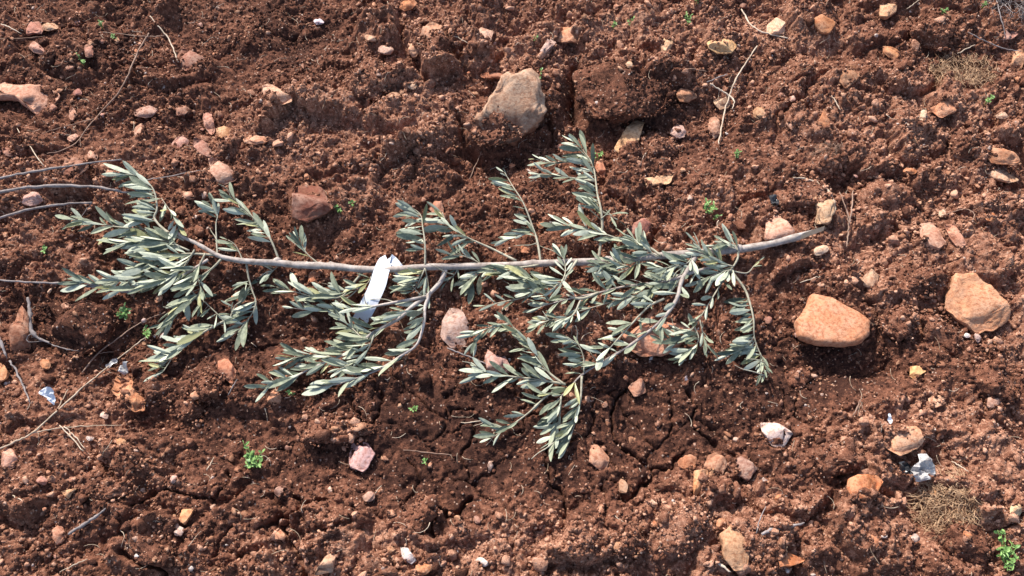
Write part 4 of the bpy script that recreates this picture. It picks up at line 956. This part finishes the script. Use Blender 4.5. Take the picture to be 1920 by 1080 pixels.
twig('bare_twig', 'thick bare grey twig reaching the top leaves from the left edge', 'twig', GREYW, [[(-60,372),(0,360),(70,350),(150,349),(200,354),(250,364),(290,378)]], [3.6,3.8,3.8,3.2,2.6], (14,26), seed=2)
twig('bare_twig', 'bare grey twig ending below the thick one at the left', 'twig', GREYW, [[(-60,425),(0,408),(60,392),(120,383),(173,380)],[(173,381),(160,395),(135,430)]], [[3.4,3.2,2.8,2.4],[1.2,.8]], (10,12,12,2), seed=3)
twig('bare_twig', 'dark smooth twig running from the left edge into the lower leaves', 'twig', GREYW, [[(-60,520),(0,525),(60,529),(120,532),(180,538),(215,542),(250,548)]], [2.2,2.3,2.6,3.0,4.6,5.2], (14,16), seed=4)
twig('brown_twig', 'long curved brown twig in the upper left soil', 'twig', BROWNW, [[(279,62),(275,70),(262,90),(245,130),(225,170),(190,210),(165,238),(145,265),(115,282),(88,288)],[(178,222),(130,235),(95,245),(78,252)],[(150,262),(152,276)]], [[2.0,2.2,2.0,1.8,1.4,.9],[1.0,.7],[1.2,.8]], (8,5,6,3), seed=5, tone=.1)
twig('dry_straw', 'pale bent straw at top left reaching the flat brown stone', 'straw', STRAW, [[(281,30),(295,48),(312,66),(322,85),(334,116)]], [1.2,2.0,2.2,1.8], (4,8), seed=6)
twig('dry_straw', 'thin horizontal straw joining the bent one at top left', 'straw', BROWNW, [[(193,60),(240,65),(285,68),(308,67)]], [1.0,1.5,1.4], (4,8), seed=7, tone=.2)
twig('dry_straw', 'short thin straw leaning towards the uppermost grey twig', 'straw', STRAW, [[(32,240),(58,278),(82,311)]], [.8,1.2,1.1], (4,9), seed=8)
twig('dry_straw', 'longest pale straw running diagonally across the lower left', 'straw', STRAW, [[(-20,850),(30,828),(60,812),(110,768),(160,722),(205,686),(245,655),(278,628)],[(62,812),(100,804),(150,799),(228,797)],[(108,768),(118,748),(128,730)]], [[2.2,2.2,1.9,1.6,1.3],[1.4,1.1,.7],[1.2,.8]], (6,9,5,4), seed=9, tone=-.15)
t = twig('dry_straw', 'thin straw with a round bud above the scraps at left', 'straw', BROWNW, [[(154,699),(182,664),(220,635),(268,602),(310,585)],[(182,664),(198,661),(216,659)]], [[1.8,1.5,1.2,1.2],[.9,.6]], (4,12,5,3), seed=10, tone=.2)
c = at(270, 601, .010); b_, f_ = ico(3); link('bud', mesh_from('bud', b_*0.0042*(1+.15*fbm3(b_*2, 2, 1)[:, None])+c-np.array(t.location), f_, PINK, True), t)
twig('dry_straw', 'pale split straw lying below the longest straw', 'straw', STRAW, [[(112,798),(135,822),(157,846)],[(120,800),(140,818),(160,842)]], [[1.4,1.4,1.0],[1.2,1.2,.8]], (4,4), seed=11)
twig('weathered_wood', 'grey weathered splinter of wood by the dark left clod', 'wood', GREYW, [[(52,558),(56,585),(57,610),(66,630),(97,646)],[(57,605),(45,622),(62,628)],[(60,622),(50,640),(80,640)],[(97,646),(125,655),(158,659)]], [[3,4.5,4.2,4.5,1.5],[1.8,.8],[1.6,.7],[1.2,.7]], (16,8,12,6), seed=12, bumpy=.16)
twig('weathered_wood', 'grey flat sliver below the standing brown slab', 'wood', GREYW, [[(-4,632),(6,655),(12,672)]], [3.5,3.5,1.5], (8,4), seed=13, bumpy=.15, tone=.25)
twig('dry_straw', 'grey brown limp stalk below the brown slab at left', 'straw', GREYW, [[(18,676),(30,695),(42,720),(56,755)]], [2.4,2.4,2.0,1.2], (3,3), seed=14)
twig('stick', 'short thick grey brown stick at lower left', 'stick', GREYW, [[(128,1002),(155,985),(180,968),(198,953)]], [2.6,3.4,3.0,1.6], (5,7), seed=15, tone=.05)
twig('dry_straw', 'thin straw at the bottom left corner, longer of two', 'straw', STRAW, [[(112,1073),(138,1060),(164,1048)]], [1,1.3,.9], (4,5), seed=16, tone=-.1)
twig('dry_straw', 'thin straw at the bottom left corner, shorter of two', 'straw', STRAW, [[(24,929),(36,936),(49,943)]], [1.2,1.3,.9], (4,5), seed=17)
twig('dry_straw', 'pale bent straw left of the pale orange block at top right', 'straw', STRAW, [[(1390,17),(1398,32),(1408,47),(1425,58),(1445,64),(1478,72)]], [1.6,2.2,2.2,1.4], (6,10), seed=18, tone=.2)
twig('dry_straw', 'long pale straw slanting down the upper right hollow', 'straw', STRAW, [[(1420,86),(1400,115),(1380,148),(1368,180),(1358,212),(1352,245),(1348,270)]], [1.6,2.2,2.2,1.8], (16,8), seed=19, tone=.1)
twig('dry_straw', 'hooked straw crossing the long slanting one', 'straw', STRAW, [[(1331,157),(1350,168),(1366,178),(1377,190),(1372,205)]], [1.6,2.2,2.0,1.2], (14,12), seed=20, tone=.25)
twig('dry_straw', 'short grey straw above the hooked one', 'straw', GREYW, [[(1325,154),(1345,146),(1364,139)]], [1.2,1.4,1.1], (12,12), seed=21, tone=.2)
twig('dry_straw', 'thin dark straw between the big clod and the hooked straw', 'straw', BROWNW, [[(1280,129),(1302,130),(1325,134)]], [1,1.2,.9], (8,8), seed=22, tone=.1)
twig('bark_strip', 'curved pale strip of bark beyond the cut tip of the stem', 'bark', STRAW, [[(1487,333),(1508,335),(1532,343),(1552,358),(1564,378),(1566,398)]], [1.4,2.6,3.0,2.8,1.6], (12,10), seed=23, tone=-.1)
twig('forked_twig', 'forked dry twig standing just right of the stem tip', 'twig', BROWNW, [[(1587,463),(1590,440),(1592,420),(1597,390),(1600,357)],[(1592,420),(1588,398),(1582,378),(1574,360)]], [[1.6,2.2,2.0,1.6],[1.8,1.5,1.0]], (4,18,10,16), seed=24, tone=.25)
twig('dry_straw', 'short pale straw above the orange triangular stone', 'straw', STRAW, [[(1558,178),(1566,190),(1576,206)]], [1,1.6,1.2], (5,5), seed=25)
twig('dry_straw', 'thin stem below the big rock with the wide crack', 'straw', BROWNW, [[(903,284),(895,302),(880,336)]], [1,1.2,.9], (8,6), seed=26, tone=.1)
twig('dry_straw', 'thin horizontal straw in the damp soil below the branch', 'straw', BROWNW, [[(756,844),(800,848),(847,853)]], [.8,1.1,.8], (4,4), seed=27, tone=.1)
twig('dry_straw', 'grey thin twig beside the pink wedge stone', 'straw', GREYW, [[(838,652),(865,663),(895,675),(915,684)]], [1.4,1.7,1.3], (7,7), seed=28)
twig('dry_straw', 'short white straw near the forked twig, left of the largest stone', 'straw', STRAW, [[(1500,530),(1520,523),(1538,518)]], [1,1.1,.8], (6,6), seed=29, tone=.2)
twig('wood_chip', 'white chip of wood beside the tall stone at the bottom', 'wood', STRAW, [[(1342,1053),(1355,1062),(1370,1072)]], [1.5,3.2,1.0], (6,6), seed=30, tone=.5)
twig('bark_strip', 'flat grey strip of bark near the bottom right', 'bark', GREYW, [[(1428,1002),(1450,993),(1475,989),(1508,980)]], [3,4.4,3.6,1.6], (5,6), seed=31, tone=.3, bumpy=.14)
twig('dry_straw', 'upright thin grey stalk near the bottom right', 'straw', GREYW, [[(1418,1000),(1424,975),(1436,950)]], [1,1.4,1.0], (5,14), seed=32)
twig('dry_straw', 'thin straw behind the top left leaves, beside the salmon stone', 'straw', GREYW, [[(270,338),(300,333),(340,326),(376,319)]], [1.2,1.5,1.1], (6,5), seed=33, tone=.1)
twig('dry_straw', 'short grey stalk below the orange angular stone', 'straw', GREYW, [[(428,741),(436,726),(445,711)]], [1.2,1.4,1.0], (5,8), seed=34)
twig('dry_straw', 'short tan stalk beside the large seedling', 'straw', STRAW, [[(388,882),(394,870),(401,858)]], [1,1.2,.8], (4,7), seed=35)
twig('dry_straw', 'pale straw in the top left corner', 'straw', STRAW, [[(2,45),(20,52),(40,63)]], [1.4,1.8,1.2], (5,5), seed=36, tone=.1)
twig('brown_twig', 'dark straight twig in the top left corner', 'twig', BROWNW, [[(-20,74),(40,72),(84,68)]], [1.6,1.8,1.2], (5,5), seed=37, tone=-.3)
twig('dry_straw', 'thin pale straw at top middle beside the upright tan stone', 'straw', STRAW, [[(842,66),(862,72),(884,84)]], [1,1.3,.9], (5,5), seed=38)
twig('dry_straw', 'small straw by the uppermost corner stones, top right', 'straw', STRAW, [[(1700,17),(1712,9),(1725,-2)]], [1,1.4,1], (8,12), seed=39)
twig('dry_straw', 'grey straw in the top right corner, steepest of three', 'straw', GREYW, [[(1868,-5),(1876,30),(1886,70)]], [1.2,1.5,1], (14,8), seed=40, tone=.1)
twig('dry_straw', 'long grey straw under the corner stones, top right', 'straw', GREYW, [[(1815,60),(1850,78),(1885,92),(1915,96)]], [1.2,1.7,1.2], (12,8), seed=41, tone=.1)
twig('dry_straw', 'thin straw above the dry grass in the top right', 'straw', STRAW, [[(1795,100),(1812,92),(1828,84)]], [1.4,1.8,1], (8,14), seed=42)
twig('dry_straw', 'curled thin rootlet above the matching pair of pebbles', 'rootlet', BROWNW, [[(1765,405),(1790,396),(1812,392),(1826,400),(1822,414),(1808,416)]], [.8,1.1,.7], (5,5), seed=43, tone=.1)
twig('dry_straw', 'tan straw right of the torn plastic', 'straw', STRAW, [[(1784,865),(1800,874),(1816,884)]], [1.2,1.8,1.2], (5,5), seed=44, tone=-.1)
twig('dry_straw', 'thin pink stalk right of the lower right twigs of the branch', 'straw', BROWNW, [[(1618,768),(1612,752),(1608,780)]], [1,1.1,.8], (5,6), seed=45)
twig('dry_straw', 'short stalk standing in the lit soil below the largest stone', 'straw', BROWNW, [[(1600,780),(1608,762),(1615,744)]], [1.4,1.4,.8], (4,14), seed=46, tone=.1)
twig('dry_straw', 'pale straw left of the lowest leaf sprig', 'straw', STRAW, [[(864,792),(885,792),(903,789)]], [1,1.2,1.2], (4,4), seed=47)
# fine rootlets and chaff nobody could count
rn = np.random.default_rng(77); AV = []; AF = []; off = 0; TT = []
for k in range(900):
    x = rn.uniform(-1.15, 1.15); y = rn.uniform(-.6, .85); a = rn.uniform(0, 6.28); L = rn.uniform(.006, .030); b = rn.uniform(-1.2, 1.2)
    P = []
    for q in range(5):
        t = q/4; P.append((x+L*t*math.cos(a+b*t), y+L*t*math.sin(a+b*t)))
    P = np.array(P); z = samp(H, P[:, 0], P[:, 1]); z = np.maximum(z, z.max()-0.004)+0.0015
    V, F = tube(np.column_stack([P, z]), [rn.uniform(.0003, .00075), .0003], 4, k, .05)
    AV.append(V); AF += [tuple(i+off for i in f) for f in F]; off += len(V); TT += [rn.uniform(-.5, .4)]*len(V)
o = link('chaff', mesh_from('chaff', np.concatenate(AV), AF, STRAW, True, tone=np.array(TT)))
tag(o, 'fine dry rootlets and chaff littering the soil', 'chaff', kind='stuff')

# ------------------------------------------------------------------ seedlings
def seedling(px, py, w_, h_, n, label, lean=0.0):
    rnd = random.Random(int(px+py)); k = SC(px, py); base = at(px, py+h_*0.25, 0); root = empty('seedling', base)
    tag(root, label, 'seedling'); sv = []; sf = []; off = 0; LV = Leaves(); ns = max(2, int(n/7))
    for s in range(ns):
        a = rnd.uniform(0, 6.28); rr = rnd.random()**.6
        tip = base+np.array([math.cos(a)*w_/2*k*rr, math.sin(a)*h_/2*k*rr*1.1+h_*k*0.2, rnd.uniform(.006, .016)+0.10*h_*k])
        mid = (base+tip)/2+np.array([0, 0, .004]); P = smooth_path([base+np.array([0, 0, -.004]), mid, tip], 4)
        V, F = tube(P, [.0008, .0005], 5, s, .05); sv.append(V-base); sf += [tuple(i+off for i in f) for f in F]; off += len(V)
        for q in range(max(3, n//ns)):
            t = rnd.uniform(.3, 1); p = P[int(t*(len(P)-1))]; a2 = rnd.uniform(0, 6.28); L = rnd.uniform(.0045, .0095)*min(1.15, max(.7, w_/34))
            d = np.array([math.cos(a2), math.sin(a2), rnd.uniform(.0, .7)])
            LV.add(p, d, np.array([rnd.gauss(0, .3), rnd.gauss(0, .3), 1]), L, L*rnd.uniform(.38, .55), rnd.uniform(0, .2), rnd, rnd.uniform(-.4, .5))
    link('stem', mesh_from('stem', np.concatenate(sv), sf, GREEN, True), root); LV.build('leaves', root, base, [GREEN, GREEN])
seedling(475,850,46,90,90,'largest bright green seedling, in the lower left soil')
seedling(1880,1028,46,80,80,'tall green seedling at bottom right beside the dark clod')
seedling(1325,388,34,34,42,'green seedling right of the tallest shoot, above the stem')
seedling(157,113,24,30,26,'bright green seedling by the narrow brown stone, top left')
seedling(192,48,20,24,18,'small seedling with pale leaves, top left, above the thin straw')
seedling(224,73,24,18,18,'low seedling under the thin horizontal straw, top left')
seedling(1150,47,22,20,18,'yellow green seedling at the top, left of two close together')
seedling(1180,42,18,16,14,'small green seedling at the top, right of two close together')
seedling(1290,38,26,26,26,'round green seedling above the small pale yellow stone')
seedling(1306,5,30,14,18,'green seedling cut by the top edge')
seedling(1012,143,26,20,20,'pale green seedling above the big pinkish rock')
seedling(1005,76,18,16,12,'faint seedling left of the narrow wedge stone')
seedling(1120,296,30,20,22,'yellow green seedling touching the tallest shoot')
seedling(1380,291,24,26,24,'green seedling below the long slanting straw')
seedling(640,396,26,24,24,'green seedling right of the dark brown block')
seedling(663,383,20,16,16,'tiny seedling just above the one by the dark brown block')
seedling(1848,188,26,28,28,'glossy green seedling below the dry grass, top right')
seedling(1768,20,26,20,16,'dim green seedling at the top edge right of the clod')
seedling(1842,8,20,20,16,'green seedling in the top right corner')
seedling(238,588,40,30,34,'dark green seedling under the left leaf clump')
seedling(282,622,34,22,26,'dark green seedling at the end of the longest straw')
seedling(548,738,26,14,16,'small seedling beneath the lower left leaf sprays')
seedling(775,768,28,20,12,'sparse seedling in the damp soil below the branch')
seedling(800,862,26,18,10,'faint seedling right of the thin horizontal straw')
seedling(85,470,30,16,10,'faint seedling left of the leaf clumps')
seedling(1340,408,18,12,10,'tiny seedling at the foot of the one above the stem')

# ------------------------------------------------------------------ dry grass tufts
def tuft(px, py, w_, h_, n, label, m=TUFT, L0=.022, rad=.0006, dome=.014):
    rnd = random.Random(int(px)); k = SC(px, py); base = at(px, py, 0); AV = []; AF = []; TT = []; off = 0
    for i in range(n):
        a = rnd.uniform(0, 6.28); r = rnd.random()**.55
        c = np.array([math.cos(a)*w_/2*k*r, math.sin(a)*h_/2*k*r*1.1, dome*(1-r*r)*rnd.uniform(.3, 1)])
        gz = float(samp(HB, base[0]+c[0], base[1]+c[1]))-base[2]; c[2] += gz
        b = rnd.uniform(0, 6.28); L = L0*rnd.uniform(.5, 1.5); e = rnd.uniform(-.2, .7)
        d = np.array([math.cos(b)*.8+math.cos(a)*.4, math.sin(b)*.8+math.sin(a)*.4, e]); d /= np.linalg.norm(d)
        s = np.cross(d, (0, 0, 1.0)); P = [c+d*L*t+s*L*.5*math.sin(t*2.2)*rnd.uniform(-.6, .6)+np.array([0, 0, -L*.35*t*t]) for t in (0, .33, .66, 1)]
        V, F = tube(P, [rad*rnd.uniform(.7, 1.5), rad*.4], 4, i, .05); AV.append(V); AF += [tuple(q+off for q in f) for f in F]; off += len(V); TT += [rnd.uniform(-.5, .4)]*len(V)
    o = link('dry_grass_tuft', mesh_from('dry_grass_tuft', np.concatenate(AV), AF, m, True, tone=np.array(TT)), None, base)
    tag(o, label, 'dry grass')
tuft(1775,950,88,98,800,'round matted tuft of tan dry grass at bottom right')
tuft(1800,140,120,70,420,'tuft of tan dry grass with dark hollow, top right',TUFT,.028)
tuft(1555,292,62,44,330,'fine fuzzy rootlets on the grey brown clod',BROWNW,.012,.00035,.02)
tuft(1900,10,70,46,120,'thin straggly dry grass in the top right corner',GREYW,.05,.0006,.03)

# ------------------------------------------------------------------ litter: crumpled thin sheets with thickness
def scrap(name, px, py, poly, label, cat, m, seed, amp=.012, z=.012, tilt=(0, 0), n=16, th=.0006):
    """poly in picture pixels relative to px,py; a crumpled sheet filling it"""
    poly = [(a*.88, b*.88) for a, b in poly]; k = SC(px, py); base = at(px, py, z); V = []; F = []; idx = {}
    ang = np.linspace(0, 2*math.pi, 28, endpoint=False); q = np.array(poly, float); rad = []
    for a in ang:
        d = (math.cos(a), math.sin(a)); best = 4
        for i in range(len(q)):
            A = q[i]; B = q[(i+1) % len(q)]; e = B-A; det = -d[0]*e[1]+d[1]*e[0]
            if abs(det) < 1e-9: continue
            t = (-A[0]*e[1]+A[1]*e[0])/det; u = (d[0]*A[1]-d[1]*A[0])/det
            if t > 0 and 0 <= u <= 1: best = max(best, t)
        rad.append(best)
    pts = [(0, 0)]
    for ring in range(1, 7):
        for a, rr in zip(ang, rad): pts.append((math.cos(a)*rr*ring/6, math.sin(a)*rr*ring/6))
    pts = np.array(pts)*k; N = len(pts)
    zz = amp*np.abs(fbm(pts[:, 0]/.022+seed, pts[:, 1]/.022, 3, seed)) + tilt[0]*pts[:, 0] - tilt[1]*pts[:, 1]
    top = np.column_stack([pts[:, 0], -pts[:, 1]/cp, zz]); V = np.concatenate([top, top-np.array([0, 0, th])])
    m_ = 28
    for j in range(m_):
        j2 = (j+1) % m_; F.append((0, 1+j2, 1+j)); F.append((N, N+1+j, N+1+j2))
        for ring in range(5):
            a = 1+ring*m_+j; b = 1+ring*m_+j2; F.append((a, b, b+m_, a+m_)); F.append((a+N, a+m_+N, b+m_+N, b+N))
        a = 1+5*m_+j; b = 1+5*m_+j2; F.append((a, b, b+N, a+N))
    o = link(name, mesh_from(name, V, F, m, False), None, base)
    return tag(o, label, cat) if cat else o
pl = scrap('torn_plastic', 1728,882, [(-6,-32),(8,-26),(24,-2),(16,18),(-14,22),(-26,8),(-22,-6),(-8,-14)], 'torn crumpled silver white plastic in a hollow at lower right', 'plastic', PLASTIC, 3, .030, .016, (.1, .35))
b2 = scrap('dark_flap', 1708,880, [(-24,-16),(-6,-10),(2,14),(-2,24),(-10,10),(-26,0)], '', None, DARKPL, 5, .02, .014, (0, .2))
b2.parent = pl; b2.location = Vector(b2.location)-Vector(pl.location)
scrap('paper_scrap', 90,742, [(-18,-6),(-6,-12),(8,-14),(16,6),(16,18),(8,14),(0,4),(-12,0)], 'small folded white paper scrap beside the longest straw', 'paper', PAPER, 8, .012, .012, (-.2, .3))
scrap('paper_scrap', 210,680, [(-12,6),(0,-4),(14,-8),(12,0),(2,8),(-8,12)], 'curled greyish white paper scrap, left of a torn pair', 'paper', PLASTIC, 9, .012, .010, (.1, .2))
scrap('paper_scrap', 232,690, [(-10,0),(2,-8),(10,-12),(10,8),(4,14),(-8,8)], 'greyish white paper scrap, right of a torn pair', 'paper', PLASTIC, 12, .014, .009, (-.1, .3))
scrap('paper_scrap', 1668,787, [(-4,-10),(3,-12),(2,6),(-3,10)], 'thin bluish white shred on the lit soil below the largest stone', 'paper', PAPER, 14, .01, .007)
scrap('black_plastic_scrap', 1452,378, [(-10,-14),(4,-12),(10,0),(4,12),(-8,8)], 'glossy black scrap in a hollow above the pale pink stone', 'plastic', DARKPL, 17, .012, .008)
